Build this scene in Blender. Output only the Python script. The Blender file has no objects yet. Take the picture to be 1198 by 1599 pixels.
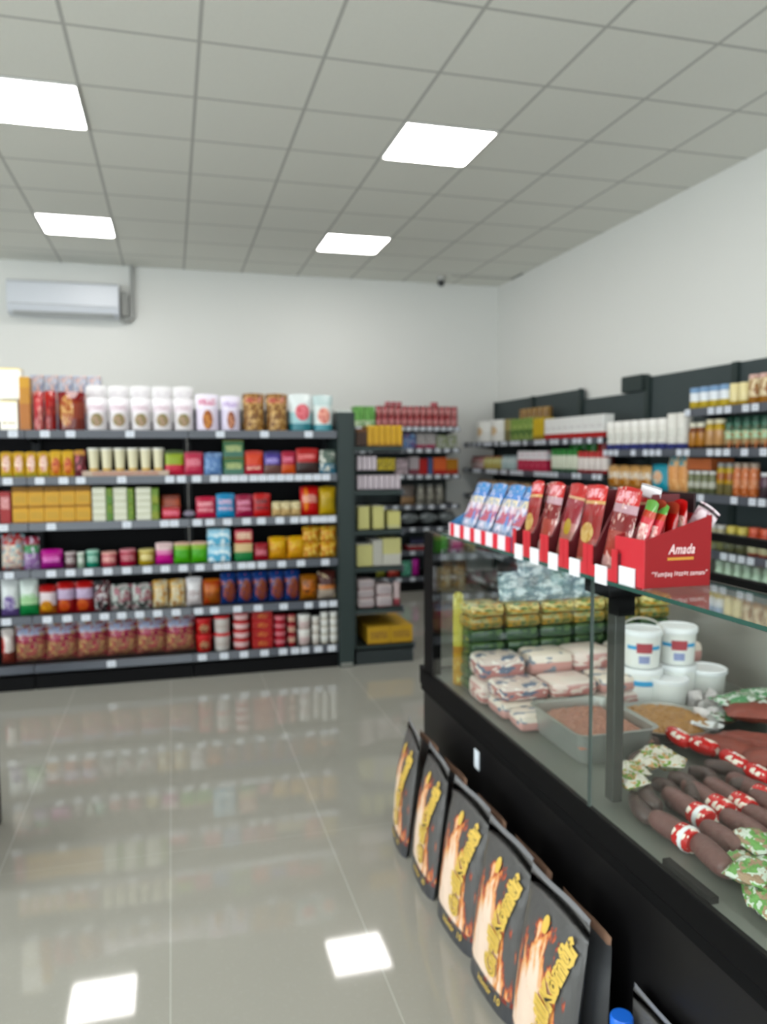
import bpy, bmesh, math, random
from mathutils import Vector, Matrix
random.seed(7)
C = bpy.context.scene.collection
S = bpy.context.scene

# ------------------------------------------------------------------ camera, world, light, exposure
FPX, CX, CY, CH = 1218.1, 1.0236, -3.3327, 1.51
YAW, PITCH, ROLL = 0.264853, -0.0744588, -0.0051570
def cam_axes():
    cy, sy, cp, sp = math.cos(YAW), math.sin(YAW), math.cos(PITCH), math.sin(PITCH)
    fwd = Vector((sy*cp, cy*cp, sp)); right = Vector((cy, -sy, 0)); up = right.cross(fwd)
    cr, sr = math.cos(ROLL), math.sin(ROLL)
    return cr*right + sr*up, -sr*right + cr*up, fwd
AR, AU, AF = cam_axes()
EYE = Vector((CX, CY, CH))
cam = bpy.data.cameras.new('camera'); co = bpy.data.objects.new('camera', cam); C.objects.link(co)
co.matrix_world = Matrix(((AR.x, AU.x, -AF.x, CX), (AR.y, AU.y, -AF.y, CY), (AR.z, AU.z, -AF.z, CH), (0, 0, 0, 1)))
cam.sensor_fit = 'VERTICAL'; cam.sensor_height = 24; cam.lens = FPX/1599*24
cam.clip_start = .05; cam.clip_end = 60
cam.dof.use_dof = True; cam.dof.focus_distance = .95; cam.dof.aperture_fstop = 2.9
S.camera = co
S.view_settings.view_transform = 'Standard'; S.view_settings.look = 'None'
S.view_settings.gamma = 1; S.view_settings.use_curve_mapping = False
S.view_settings.exposure = 0.11
LAMP = 15          # ceiling panels
DAY = 3.0           # sky through the shop front
wd = bpy.data.worlds.new('sky'); S.world = wd; wd.use_nodes = True
wb = wd.node_tree.nodes['Background']; wb.inputs[0].default_value = (.88, .94, 1, 1); wb.inputs[1].default_value = DAY
al = bpy.data.lights.new('daylight', 'AREA'); al.shape = 'RECTANGLE'; al.size = 9.5; al.size_y = 2.6
al.energy = 130; al.color = (.93, .96, 1)
ao = bpy.data.objects.new('daylight', al); C.objects.link(ao); ao.location = (-.6, -6.75, 1.5); ao.rotation_euler = (math.radians(90), 0, 0)
a2 = bpy.data.lights.new('daylight_left', 'AREA'); a2.shape = 'RECTANGLE'; a2.size = 4.0; a2.size_y = 2.4; a2.energy = 285; a2.color = (.93, .96, 1)
a2o = bpy.data.objects.new('daylight_left', a2); C.objects.link(a2o); a2o.location = (-6.5, -3.0, 1.6); a2o.rotation_euler = (math.radians(90), 0, math.radians(-90))

# a pixel of the photo -> the point where its ray meets a world plane (places things from measurements)
def ray(px, py): return AF + AR*((px-599)/FPX) + AU*((799.5-py)/FPX)
def at_y(px, py, Y): d = ray(px, py); return EYE + d*((Y-CY)/d.y)
def at_x(px, py, X): d = ray(px, py); return EYE + d*((X-CX)/d.x)
def at_z(px, py, Z): d = ray(px, py); return EYE + d*((Z-CH)/d.z)

# ------------------------------------------------------------------ materials
def lin(h):
    if isinstance(h, str):
        v = [int(h[i:i+2], 16)/255 for i in (0, 2, 4)]
        return tuple(c/12.92 if c <= .04045 else ((c+.055)/1.055)**2.4 for c in v) + (1,)
    return h
class NT:
    def __init__(s, name):
        s.m = bpy.data.materials.new(name); s.m.use_nodes = True; s.t = s.m.node_tree; s.n = s.t.nodes; s.l = s.t.links
        s.p = s.n['Principled BSDF']; s.out = s.n['Material Output']; s._g = None
    def gen(s, which='Generated'):
        if s._g is None:
            s._tc = s.n.new('ShaderNodeTexCoord'); s._g = {}
        if which not in s._g:
            x = s.n.new('ShaderNodeSeparateXYZ'); s.l.new(s._tc.outputs[which], x.inputs[0]); s._g[which] = x
        return s._g[which]
    def vec(s, which='Generated'): s.gen(which); return s._tc.outputs[which]
    def math(s, op, a, b=None, clamp=False):
        x = s.n.new('ShaderNodeMath'); x.operation = op; x.use_clamp = clamp
        for k, v in ((0, a), (1, b)):
            if v is None: continue
            if isinstance(v, (int, float)): x.inputs[k].default_value = v
            else: s.l.new(v, x.inputs[k])
        return x.outputs[0]
    def mix(s, f, a, b):
        x = s.n.new('ShaderNodeMix'); x.data_type = 'RGBA'
        for k, v in ((0, f), (6, a), (7, b)):
            if isinstance(v, (int, float)): x.inputs[k].default_value = v
            elif isinstance(v, (tuple, str)): x.inputs[k].default_value = lin(v)
            else: s.l.new(v, x.inputs[k])
        return x.outputs[2]
    def noise(s, scale, detail=2, rough=.5, stretch=(1, 1, 1), which='Generated', off=(0, 0, 0)):
        mp = s.n.new('ShaderNodeMapping'); mp.inputs['Scale'].default_value = stretch; mp.inputs['Location'].default_value = off
        s.l.new(s.vec(which), mp.inputs[0])
        x = s.n.new('ShaderNodeTexNoise'); x.inputs['Scale'].default_value = scale; x.inputs['Detail'].default_value = detail
        x.inputs['Roughness'].default_value = rough; s.l.new(mp.outputs[0], x.inputs['Vector']); return x.outputs[0]
    def ramp(s, f, stops, interp='CONSTANT'):
        x = s.n.new('ShaderNodeValToRGB'); x.color_ramp.interpolation = interp
        e = x.color_ramp.elements
        while len(e) < len(stops): e.new(.5)
        for k, (p, c) in enumerate(sorted(stops, key=lambda q: q[0])): e[k].position = p; e[k].color = lin(c)
        s.l.new(f, x.inputs[0]); return x.outputs[0]
    def bump(s, h, strength=.3, dist=.01):
        b = s.n.new('ShaderNodeBump'); b.inputs['Strength'].default_value = strength; b.inputs['Distance'].default_value = dist
        s.l.new(h, b.inputs['Height']); s.l.new(b.outputs[0], s.p.inputs['Normal'])
    def color(s, c):
        if isinstance(c, (tuple, str)): s.p.inputs['Base Color'].default_value = lin(c)
        else: s.l.new(c, s.p.inputs['Base Color'])
    def rough(s, r): s.p.inputs['Roughness'].default_value = r
def plain(name, c, rough=.5, metal=0, spec=.5, mottled=0):
    t = NT(name); t.rough(rough); t.p.inputs['Metallic'].default_value = metal
    t.p.inputs['Specular IOR Level'].default_value = spec
    if mottled:
        c2 = tuple(min(1, v*(1+mottled)) for v in lin(c)[:3]) + (1,); c1 = tuple(v*(1-mottled) for v in lin(c)[:3]) + (1,)
        t.color(t.mix(t.noise(6, 4, which='Object'), c1, c2))
    else: t.color(c)
    return t.m
MC = {}
def deep(c):
    if isinstance(c, str): r_, g_, b_ = lin(c)[:3]
    else: return c
    l_ = .3*r_+.55*g_+.15*b_; r_, g_, b_ = [max(0.004, l_+(c_-l_)*1.22) for c_ in (r_, g_, b_)]
    k = .66+.34*min(1, max(0, min(r_, g_, b_)))**.4
    return (min(1, r_*k), min(1, g_*k), min(1, b_*k), 1)
def pack(bands, print_=None, pic=None, spots=None, rough=.35, crinkle=0, coat=0):
    """printed packaging. bands: colour or [(height, colour)]; print_: (z0, z1, colour) lettering-like marks;
    pic: (cx, cz, rx, rz, colour a, colour b) an oval picture; spots: (colour, scale, threshold)."""
    key = repr((bands, print_, pic, spots, rough, crinkle))
    if key in MC: return MC[key]
    bands = [(a, deep(b)) for a, b in bands] if isinstance(bands, list) else deep(bands)
    if spots: spots = [deep(q) for q in spots]
    if pic: pic = list(pic[:4])+[deep(q) for q in pic[4:]]
    t = NT('packaging'); g = t.gen(); gx, gz = g.outputs[0], g.outputs[2]
    col = t.ramp(gz, bands) if isinstance(bands, list) else t.mix(0.0, bands, bands)
    if spots:
        c, sc, th = spots[:3]
        col = t.mix(t.math('GREATER_THAN', t.noise(sc, 2, off=(len(MC), 0, 0)), th), col, c)
        if len(spots) > 3: col = t.mix(t.math('GREATER_THAN', t.noise(sc*1.3, 2, off=(0, 3.3, len(MC))), th), col, spots[3])
    if pic:
        cx, cz, rx, rz, ca, cb = pic
        a = t.math('POWER', t.math('DIVIDE', t.math('SUBTRACT', gx, cx), rx), 2.0)
        b = t.math('POWER', t.math('DIVIDE', t.math('SUBTRACT', gz, cz), rz), 2.0)
        inside = t.math('LESS_THAN', t.math('ADD', a, b), 1.0)
        col = t.mix(inside, col, t.mix(t.math('GREATER_THAN', t.noise(9, 2), .5), ca, cb))
    if print_:
        for (z0, z1, c) in (print_ if isinstance(print_, list) else [print_]):
            m = t.math('MULTIPLY', t.math('GREATER_THAN', gz, z0), t.math('LESS_THAN', gz, z1))
            m = t.math('MULTIPLY', m, t.math('LESS_THAN', t.math('ABSOLUTE', t.math('SUBTRACT', gx, .5)), .38))
            m = t.math('MULTIPLY', m, t.math('GREATER_THAN', t.noise(14, 1, stretch=(1.6, .1, 1)), .47))
            col = t.mix(m, col, c)
    t.color(col); t.rough(rough)
    if crinkle: t.bump(t.noise(7, 3), crinkle, .02)
    t.p.inputs['Specular IOR Level'].default_value = .38
    if coat: t.p.inputs['Coat Weight'].default_value = coat
    MC[key] = t.m; return t.m

WALL = (lambda t: (t.color(t.mix(t.noise(.8, 3, which='Object'), 'd6d6d2', 'dcdcd8')), t.rough(.85), t.bump(t.noise(220, 2, which='Object'), .06, .002), t.m)[-1])(NT('painted_plaster'))
def ceiling_mat():
    t = NT('ceiling_tiles'); g = t.gen('Object')
    def line(o):
        f = t.math('FRACT', t.math('ADD', t.math('DIVIDE', o, .6), 100.5)); return t.math('LESS_THAN', t.math('ABSOLUTE', t.math('SUBTRACT', f, .5)), .016)
    m = t.math('MAXIMUM', line(g.outputs[0]), line(g.outputs[1]))
    base = t.mix(t.noise(90, 3, which='Object'), 'dcdcd4', 'e6e6de')
    t.color(t.mix(m, base, 'b4b4ae')); t.rough(.9)
    t.bump(t.math('SUBTRACT', t.noise(160, 2, which='Object'), t.math('MULTIPLY', m, -1.0)), .15, .004); return t.m
def floor_mat():
    t = NT('polished_tiles'); g = t.gen('Object')
    def line(o, pitch, off, w):
        f = t.math('FRACT', t.math('ADD', t.math('DIVIDE', t.math('SUBTRACT', o, off), pitch), 100.5)); return t.math('LESS_THAN', t.math('ABSOLUTE', t.math('SUBTRACT', f, .5)), w)
    m = t.math('MAXIMUM', line(g.outputs[0], .6, .385, .0026), t.math('MULTIPLY', line(g.outputs[1], 1.2, -.35, .0012), .6))
    base = t.mix(t.noise(1.4, 4, which='Object'), '93928a', '999890')
    base = t.mix(t.math('MULTIPLY', t.math('GREATER_THAN', t.noise(70, 2, which='Object'), .62), .2), base, 'a2a199')
    t.color(t.mix(m, base, 'b2b2aa')); t.rough(.045)
    t.p.inputs['Specular IOR Level'].default_value = .62
    t.bump(t.math('SUBTRACT', t.noise(1.1, 1, which='Object'), t.math('MULTIPLY', m, .02)), .04, .01); return t.m
def glass_mat(name, tint, edge=1.0, gloss=.9):
    t = NT(name); t.n.remove(t.p)
    tr = t.n.new('ShaderNodeBsdfTransparent'); tr.inputs[0].default_value = lin(tint)
    gl = t.n.new('ShaderNodeBsdfGlossy'); gl.inputs['Roughness'].default_value = .01; gl.inputs[0].default_value = (gloss, gloss, gloss, 1)
    ge = t.n.new('ShaderNodeNewGeometry'); dt = t.n.new('ShaderNodeVectorMath'); dt.operation = 'DOT_PRODUCT'
    t.l.new(ge.outputs['Incoming'], dt.inputs[0]); t.l.new(ge.outputs['Normal'], dt.inputs[1])
    fr = t.math('ADD', .03, t.math('MULTIPLY', .97, t.math('POWER', t.math('SUBTRACT', 1.0, t.math('ABSOLUTE', dt.outputs['Value']), True), 5.0)))
    mx = t.n.new('ShaderNodeMixShader'); t.l.new(fr, mx.inputs[0]); t.l.new(tr.outputs[0], mx.inputs[1]); t.l.new(gl.outputs[0], mx.inputs[2])
    t.l.new(mx.outputs[0], t.out.inputs[0]); return t.m
def emit_mat(name, c, k):
    t = NT(name); t.color((.9, .9, .9, 1)); t.p.inputs['Emission Color'].default_value = lin(c); t.p.inputs['Emission Strength'].default_value = k; return t.m
def clear_film(name, c, alpha):
    t = NT(name); t.color(c); t.rough(.15); t.p.inputs['Alpha'].default_value = alpha; return t.m
m_ceil, m_floor = ceiling_mat(), floor_mat()
m_glass = glass_mat('clear_glass', (.965, .985, .975, 1)); m_gedge = plain('glass_edge', '2f5148', .12); m_gvert = plain('glass_joint', '56615d', .2)
m_panel = emit_mat('lamp_diffuser', 'fffbf8', LAMP)
m_white = plain('white_plastic', 'e6e8ea', .35); m_lamp = plain('lamp_frame', 'e8e8e6', .5)
m_back = plain('shelf_back_panel', '0a0a0c', .6, spec=.1, mottled=.1)
m_shelf = plain('shelf_metal', '16181b', .55, spec=.25); m_rail = plain('price_rail_plastic', '454952', .3, spec=.6)
m_post = plain('dark_green_grey_steel', '2a3534', .5, spec=.3); m_rpanel = plain('anthracite_panel', '3b4445', .6, spec=.25, mottled=.06)
m_kick = plain('black_plinth', '0b0b0d', .6, spec=.12)
m_ticket = pack('dbdfe6', print_=(.25, .75, 'a2a8b4'), rough=.4)
m_black = plain('black_lacquer_steel', '0b0a0b', .42, spec=.3, mottled=.15); m_blackm = plain('black_frame', '060607', .6, spec=.12)
m_steel = plain('brushed_steel', 'a2a49e', .35, metal=.6, mottled=.08); m_greyin = plain('grey_case_lining', '666962', .45, mottled=.05)
m_greypost = plain('grey_anodised_post', '40413d', .4, metal=.3)
m_kraft = plain('kraft_paper', '80614e', .8, mottled=.15)
m_red_shaded = plain('red_card', '8f1117', .55, spec=.3); m_red_lit = plain('light_red_card', 'bf2631', .45)  # carton red in two tones: shade painted into the sides, light into the fronts
m_yel = plain('yellow_ink', 'd4b250', .5); m_ink = plain('dark_ink', '2a2216', .6); m_wink = plain('white_ink', 'e9c9c9', .6); m_gold = plain('gold_ink', 'c68a2c', .5)
m_clear = clear_film('clear_plastic_seal', 'd8dade', .35)

# ------------------------------------------------------------------ mesh building
class M:
    def __init__(s): s.v, s.f, s.mi = [], [], []
    def add(s, vs, fs, mi=0):
        b = len(s.v); s.v += [tuple(v) for v in vs]; s.f += [[b+i for i in f] for f in fs]; s.mi += [mi]*len(fs); return s
    def box(s, x0, x1, y0, y1, z0, z1, mi=0):
        return s.add([(x0,y0,z0),(x1,y0,z0),(x1,y1,z0),(x0,y1,z0),(x0,y0,z1),(x1,y0,z1),(x1,y1,z1),(x0,y1,z1)],
                     [(0,3,2,1),(4,5,6,7),(0,1,5,4),(1,2,6,5),(2,3,7,6),(3,0,4,7)], mi)
    def cham(s, x0, x1, y0, y1, z0, z1, c=.003, mi=0):
        c = min(c, (x1-x0)*.3, (y1-y0)*.3, (z1-z0)*.3); bm = bmesh.new()
        bmesh.ops.create_cube(bm, size=1)
        for v in bm.verts: v.co = ((x0+x1)/2+v.co.x*(x1-x0), (y0+y1)/2+v.co.y*(y1-y0), (z0+z1)/2+v.co.z*(z1-z0))
        bmesh.ops.bevel(bm, geom=bm.edges[:], offset=c, segments=2, affect='EDGES', profile=.5)
        bm.verts.index_update(); s.add([v.co[:] for v in bm.verts], [[v.index for v in f.verts] for f in bm.faces], mi); bm.free(); return s
    def lathe(s, prof, n=16, cx=0, cy=0, sx=1, sy=1, mi=0, z=0):
        vs = [(cx+r*sx*math.cos(2*math.pi*k/n), cy+r*sy*math.sin(2*math.pi*k/n), z+h) for r, h in prof for k in range(n)]
        fs = [(i*n+k, i*n+(k+1) % n, (i+1)*n+(k+1) % n, (i+1)*n+k) for i in range(len(prof)-1) for k in range(n)]
        if prof[0][0] > 1e-4: fs.append(list(range(n))[::-1])
        if prof[-1][0] > 1e-4: fs.append([(len(prof)-1)*n+k for k in range(n)])
        return s.add(vs, fs, mi)
    def prism(s, poly, a0, a1, axis='y', mi=0):
        n = len(poly)
        def P(p, a): return (a, p[0], p[1]) if axis == 'x' else ((p[0], a, p[1]) if axis == 'y' else (p[0], p[1], a))
        return s.add([P(p, a0) for p in poly]+[P(p, a1) for p in poly], [list(range(n))[::-1], list(range(n, 2*n))]+[(k, (k+1) % n, n+(k+1) % n, n+k) for k in range(n)], mi)
    def tube(s, pts, r, n=8, mi=0, rr=None):
        pts = [Vector(p) for p in pts]; rings = []
        for i, p in enumerate(pts):
            d = (pts[min(i+1, len(pts)-1)]-pts[max(i-1, 0)]).normalized()
            u = d.cross(Vector((0, 0, 1))) if abs(d.z) < .9 else d.cross(Vector((1, 0, 0))); u.normalize(); w = d.cross(u)
            R = rr[i] if rr else r
            rings.append([p+u*(R*math.cos(2*math.pi*k/n))+w*(R*math.sin(2*math.pi*k/n)) for k in range(n)])
        m = len(pts)
        return s.add([q[:] for ring in rings for q in ring], [(i*n+k, i*n+(k+1) % n, (i+1)*n+(k+1) % n, (i+1)*n+k) for i in range(m-1) for k in range(n)]+[list(range(n))[::-1], [(m-1)*n+k for k in range(n)]], mi)
    def pillow(s, w, h, d, nx=10, nz=12, seal=.07, flat=.15, lump=0, top_in=.0, mi=0, rs=None):
        """a filled bag standing up: sealed flat at the top (and the bottom unless flat>0.3)"""
        rs = rs or random.Random(3)
        idx = {}
        vs = []
        for side in (-1, 1):
            for j in range(nz+1):
                v = j/nz
                for i in range(nx+1):
                    u = -1+2*i/nx
                    vert = 1.0
                    if v > 1-seal: vert = 0
                    else:
                        q = v/(1-seal); vert = min(1, (q+flat)**.5)*(1-q**3.2)**.62 if q < 1 else 0
                        if flat <= .3: vert *= min(1, (q/.16)**.55) if q < .16 else 1
                    hor = max(0, 1-abs(u)**2.6)**.55
                    t = d/2*vert*hor
                    if lump and 0 < i < nx and 0 < j < nz: t *= 1+lump*(rs.random()-.5)*2
                    nar = 1-top_in*v**3-.03*vert*(1-abs(2*v-1))
                    key = (side, i, j)
                    if t < 1e-5 and side == 1: idx[key] = idx[(-1, i, j)]; continue
                    idx[key] = len(vs); vs.append((u*w/2*nar, side*max(t, 0), v*h*(1-.03*abs(u)**2*(v > .8))))
        fs = []
        for side in (-1, 1):
            for j in range(nz):
                for i in range(nx):
                    q = [idx[(side, i, j)], idx[(side, i+1, j)], idx[(side, i+1, j+1)], idx[(side, i, j+1)]]
                    q = list(dict.fromkeys(q))
                    if len(q) < 3: continue
                    if side == 1: q = q[::-1]
                    if side == 1 and all(idx.get((-1, a, b)) == idx[(1, a, b)] for a, b in ((i, j), (i+1, j), (i+1, j+1), (i, j+1))): continue
                    fs.append(q)
        for j in range(nz):      # side closure where thickness is zero is shared already; bottom closure
            pass
        for i in range(nx):
            a, b, c, e = idx[(-1, i, 0)], idx[(-1, i+1, 0)], idx[(1, i+1, 0)], idx[(1, i, 0)]
            q = list(dict.fromkeys([a, e, c, b]))
            if len(q) >= 3: fs.append(q)
        return s.add(vs, fs, mi)
    def mesh(s, name, mats, smooth=False):
        me = bpy.data.meshes.new(name); me.from_pydata(s.v, [], s.f); me.update()
        for m in (mats if isinstance(mats, (list, tuple)) else [mats]): me.materials.append(m)
        for p, k in zip(me.polygons, s.mi): p.material_index = k
        if smooth:
            for p in me.polygons: p.use_smooth = True
            try: me.set_sharp_from_angle(angle=math.radians(42))
            except Exception: pass
        return me
    def build(s, name, mats, parent=None, smooth=False, loc=None, rot=None):
        o = bpy.data.objects.new(name, s.mesh(name, mats, smooth)); C.objects.link(o)
        if parent: o.parent = parent
        if loc: o.location = loc
        if rot: o.rotation_euler = rot
        return o
ALL = {}
def tag(o, label, cat, group=None, kind=None):
    o['label'] = label; o['category'] = cat
    if group: o['group'] = group
    if kind: o['kind'] = kind
    nw = len(label.split())
    if not 4 <= nw <= 16: print('LABEL LENGTH', nw, label)
    if label in ALL and 'outside the photograph' not in label: print('DUP LABEL', label)
    ALL[label] = o; return o
def thing(name, label, cat, loc=(0, 0, 0), rz=0, group=None):
    o = bpy.data.objects.new(name, None); C.objects.link(o); o.location = loc; o.rotation_euler = (0, 0, rz); o.empty_display_size = .1
    return tag(o, label, cat, group)
def struct(m, name, mats, smooth=False): o = m.build(name, mats, smooth=smooth); o['kind'] = 'structure'; return o
def copy_tree(o, parent=None):
    c = o.copy(); C.objects.link(c)
    if parent: c.parent = parent
    for ch in [x for x in CHILD.get(o.name, [])]: CHILD.setdefault(c.name, []).append(copy_tree(ch, c))
    return c
CHILD = {}
def kid(p, o): CHILD.setdefault(p.name, []).append(o); return o
def text_mesh(s, size, offset=0.0, shear=0.0, extrude=0.0, align='CENTER'):
    cu = bpy.data.curves.new('t', 'FONT'); cu.body = s; cu.size = size; cu.offset = offset; cu.shear = shear; cu.extrude = extrude
    cu.space_character = 1.06; cu.align_x = align; cu.align_y = 'CENTER'; cu.resolution_u = 3
    ob = bpy.data.objects.new('t', cu); C.objects.link(ob); bpy.context.view_layer.update()
    me = bpy.data.meshes.new_from_object(ob.evaluated_get(bpy.context.evaluated_depsgraph_get()))
    vs = [v.co.copy() for v in me.vertices]; fs = [list(p.vertices) for p in me.polygons]
    bpy.data.objects.remove(ob); bpy.data.curves.remove(cu); bpy.data.meshes.remove(me); return vs, fs

# ------------------------------------------------------------------ the room
XR, YB, ZC, XL, YF = 4.775, 5.31, 3.458, -6.2, -6.5
struct(M().box(XL, XR, YF, YB, -.1, 0), 'floor', m_floor)
struct(M().box(XL, XR, YF, YB, ZC, ZC+.08), 'ceiling', m_ceil)
struct(M().box(XL-.15, XR+.15, YB, YB+.15, 0, ZC), 'wall_back', WALL)
struct(M().box(XR, XR+.15, YF, YB, 0, ZC), 'wall_right', WALL)
struct(M().box(XL-.15, XL, YF, -4.9, 0, ZC).box(XL-.15, XL, 2.9, YB, 0, ZC).box(XL-.15, XL, -4.9, 2.9, 0, .3).box(XL-.15, XL, -4.9, 2.9, 2.9, ZC), 'wall_left', WALL)
wf = M()
for y in [-4.9+k*1.3 for k in range(7)]: wf.box(XL-.11, XL-.04, y-.03, y+.03, .3, 2.9)
wf.box(XL-.11, XL-.04, -4.9, 2.9, .3, .36).box(XL-.11, XL-.04, -4.9, 2.9, 2.84, 2.9)
wo2 = struct(wf, 'window_2', plain('window_frame_black', '0b0c0d', .5))
M().box(XL-.08, XL-.074, -4.9, 2.9, .36, 2.84).build('window_pane', m_glass, wo2)
struct(M().box(XL, -5.4, YF-.15, YF, 0, ZC).box(4.2, XR, YF-.15, YF, 0, ZC).box(-5.4, 4.2, YF-.15, YF, 2.8, ZC).box(-5.4, 4.2, YF-.15, YF, 0, .2), 'wall_front', WALL)
wf = M()
for x in [-5.4+k*1.6 for k in range(7)]: wf.box(x-.03, x+.03, YF-.11, YF-.04, .2, 2.8)
wf.box(-5.4, 4.2, YF-.11, YF-.04, .2, .26).box(-5.4, 4.2, YF-.11, YF-.04, 2.74, 2.8)
wo = struct(wf, 'window_1', m_blackm)
M().box(-5.4, 4.2, YF-.08, YF-.074, .26, 2.74).build('window_pane', m_glass, wo)
struct(M().box(XL, 2.3, YB-.012, YB, 0, .08).box(2.3, XR, YB-.012, YB, 0, .08), 'baseboard_back', m_blackm)
struct(M().box(XR-.012, XR, YF, YB-.02, 0, .08), 'baseboard_right', m_blackm)
struct(M().box(4.05, XR, YB-.42, YB-.41, ZC-.004, ZC).box(XR-.03, XR-.01, 4.6, YB-.42, ZC-.006, ZC), 'trim_1', plain('trim_shadow_gap', '6e6e69', .8))  # dark strips painted in for the shade of a slight ceiling gap
# ceiling lamps: recessed square panels
lamp0 = None
LN = {(0, 2): 'square ceiling lamp cut off by the left edge, nearest on the left', (0, 6): 'square ceiling lamp above the air conditioner, far left',
      (4, 2): 'largest fully visible square ceiling lamp, right of centre', (4, 6): 'small square ceiling lamp near the back wall, centre'}
for i in (-8, -4, 0, 4):
    for j in (-6, -2, 2, 6):
        lab = LN.get((i, j), 'square ceiling lamp outside the photograph')
        loc = ((i+.5)*.6, (j+.5)*.6, ZC)
        if lamp0 is None:
            lamp0 = thing('ceiling_lamp', lab, 'ceiling light', loc, 0, 'square ceiling light panels')
            m = M(); m.box(-.293, .293, -.293, -.283, -.008, -.0005).box(-.293, .293, .283, .293, -.008, -.0005).box(-.293, -.283, -.283, .283, -.008, -.0005).box(.283, .293, -.283, .283, -.008, -.0005)
            kid(lamp0, m.build('lamp_frame', m_lamp, lamp0))
            pr = []
            for cx, cy, a0 in ((.245, .245, 0), (-.245, .245, 90), (-.245, -.245, 180), (.245, -.245, 270)):
                for q in range(5): a = math.radians(a0+q*22.5); pr.append((cx+.038*math.cos(a), cy+.038*math.sin(a)))
            kid(lamp0, M().prism(pr, -.007, -.002, 'z').build('diffuser', m_panel, lamp0))
        else:
            c = copy_tree(lamp0); c.location = loc; tag(c, lab, 'ceiling light', 'square ceiling light panels')
# air conditioner
ac = thing('air_conditioner', 'white wall mounted air conditioner high on the back wall', 'air conditioner', (.03, YB, 2.90))
pr = [(0, .02), (0, .335), (-.17, .335), (-.205, .31), (-.215, .10), (-.19, .03), (-.12, 0), (-.02, 0)]
M().prism([(a, b) for a, b in pr], -.52, .52, 'x').build('housing', plain('ac_white', 'c9cdd4', .35), ac)
M().prism([(-.206, .035), (-.130, .004), (-.136, -.006), (-.212, .028)], -.47, .47, 'x').build('air_flap', plain('ac_flap', 'b4b7b8', .4), ac)
M().box(-.5, .5, -.2175, -.2125, .098, .104).build('panel_seam', plain('ac_seam', '9a9c9c', .5), ac)
pp = M(); pp.box(.53, .60, -.09, -.03, .04, .28); pp.box(.625, .66, -.055, -.003, .02, ZC-2.9); pp.tube([(.50, -.06, .03), (.56, -.05, -.02), (.62, -.04, 0), (.642, -.03, .06)], .02)
pp.build('pipe_cover', plain('ac_trunking', '9c9d99', .6), ac)
# security camera
sc = thing('security_camera', 'small dark dome security camera under the ceiling near the corner', 'camera', (3.95, 4.97, ZC))
M().lathe([(0.0, 0), (.045, 0), (.045, -.03), (.03, -.045), (.0, -.045)][::-1], 16).build('mount', plain('camera_mount', 'b8b8b4', .5), sc, True)
M().lathe([(0, -.11), (.022, -.104), (.036, -.085), (.04, -.065), (.035, -.045), (0, -.04)], 16).build('lens_dome', plain('camera_dome', '2a2a2c', .2), sc, True)

# ------------------------------------------------------------------ shelving units (local: x along the front, +y towards the back)
def unit(label, loc, rz, w, depth, zs, top, panel, tickets=None, rail_c=None, dup_depth=0, back_top=None, post_r=False):
    u = thing('shelf_unit', label, 'shelving', loc, rz, None)
    M().box(.004, w-.004, depth-.03, depth-.005, .02, top).build('back_panel', panel, u)
    M().box(.004, w-.004, .035, depth-.035, .0, zs[0]-.075).build('plinth', m_kick, u)
    for a in (.002, w-.027): M().box(a, a+.025, depth-.06, depth-.031, .0, top+.003).build('upright', m_post if panel is m_rpanel else m_shelf, u)
    for k, z in enumerate(zs):
        dd = .0 if k == 0 else 0.0
        sh = M().box(.005, w-.005, .014+dd, depth-.062, z-.028, z).build('shelf', m_shelf, u)
        r = M().prism([(dd, z-.048), (dd+.013, z-.048), (dd+.013, z+.004), (dd+.004, z+.004)], .003, w-.003, 'x').build('price_rail', m_rail, sh)
        for x in (tickets[k] if tickets else []):
            if .03 < x < w-.03:
                M().box(x-.027, x+.027, dd-.0045, dd-.0012, z-.042, z-.002).build('price_ticket', m_ticket, sh)
    for z in zs[1:]:
        for a in (.006, w-.010): M().prism([(.02, z-.03), (depth-.065, z-.08), (depth-.065, z-.029)], a, a+.004, 'x').build('bracket', m_shelf, u)
    return u
GZ = [.165, .482, .778, 1.08, 1.372, 1.668]
GT = [[174, 316, 350, 381, 413, 442, 461, 476, 497, 518],
      [10, 42, 74, 105, 134, 163, 190, 218, 246, 275, 310, 335, 371, 403, 443, 482, 505, 520],
      [14, 39, 80, 110, 138, 168, 198, 230, 258, 286, 312, 340, 354, 378, 392, 409, 440, 470, 508],
      [5, 80, 198, 257, 272, 308, 328, 355, 385, 408, 437, 460, 475, 492, 505, 518],
      [12, 36, 62, 99, 126, 190, 265, 283, 307, 335, 352, 366, 380, 396, 410, 424, 438, 452, 467, 481, 495, 509, 521],
      [20, 70, 110, 203, 344, 413, 482]]
def tick(plane, Y, x0, zs, arr, sgn=1, along='x'):
    out = []
    for z, row in zip(zs, arr):
        q = []
        for px in row:
            lo, hi = 500, 1100           # find the pixel row at this height
            for _ in range(40):
                mid = (lo+hi)/2; p = at_y(px, mid, Y)
                if p.z > z: lo = mid
                else: hi = mid
            q.append(at_y(px, lo, Y).x - x0)
        out.append(q)
    return out
for n_, (x0, x1, lab) in enumerate(((-1.86, -.86, 'dark shelving bay of the front rack, outside the left edge'), (-.86, .14, 'dark shelving bay of the front rack cut by the left edge'), (.14, 1.135, 'middle dark shelving bay of the front rack with six shelves'), (1.135, 2.14, 'right dark shelving bay of the front rack beside the end panel'))):
    tk = tick(None, 2.0, x0, GZ, GT)
    unit(lab, (x0, 2.0, 0), 0, x1-x0, .46, GZ, 1.74, m_back, tk)
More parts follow.
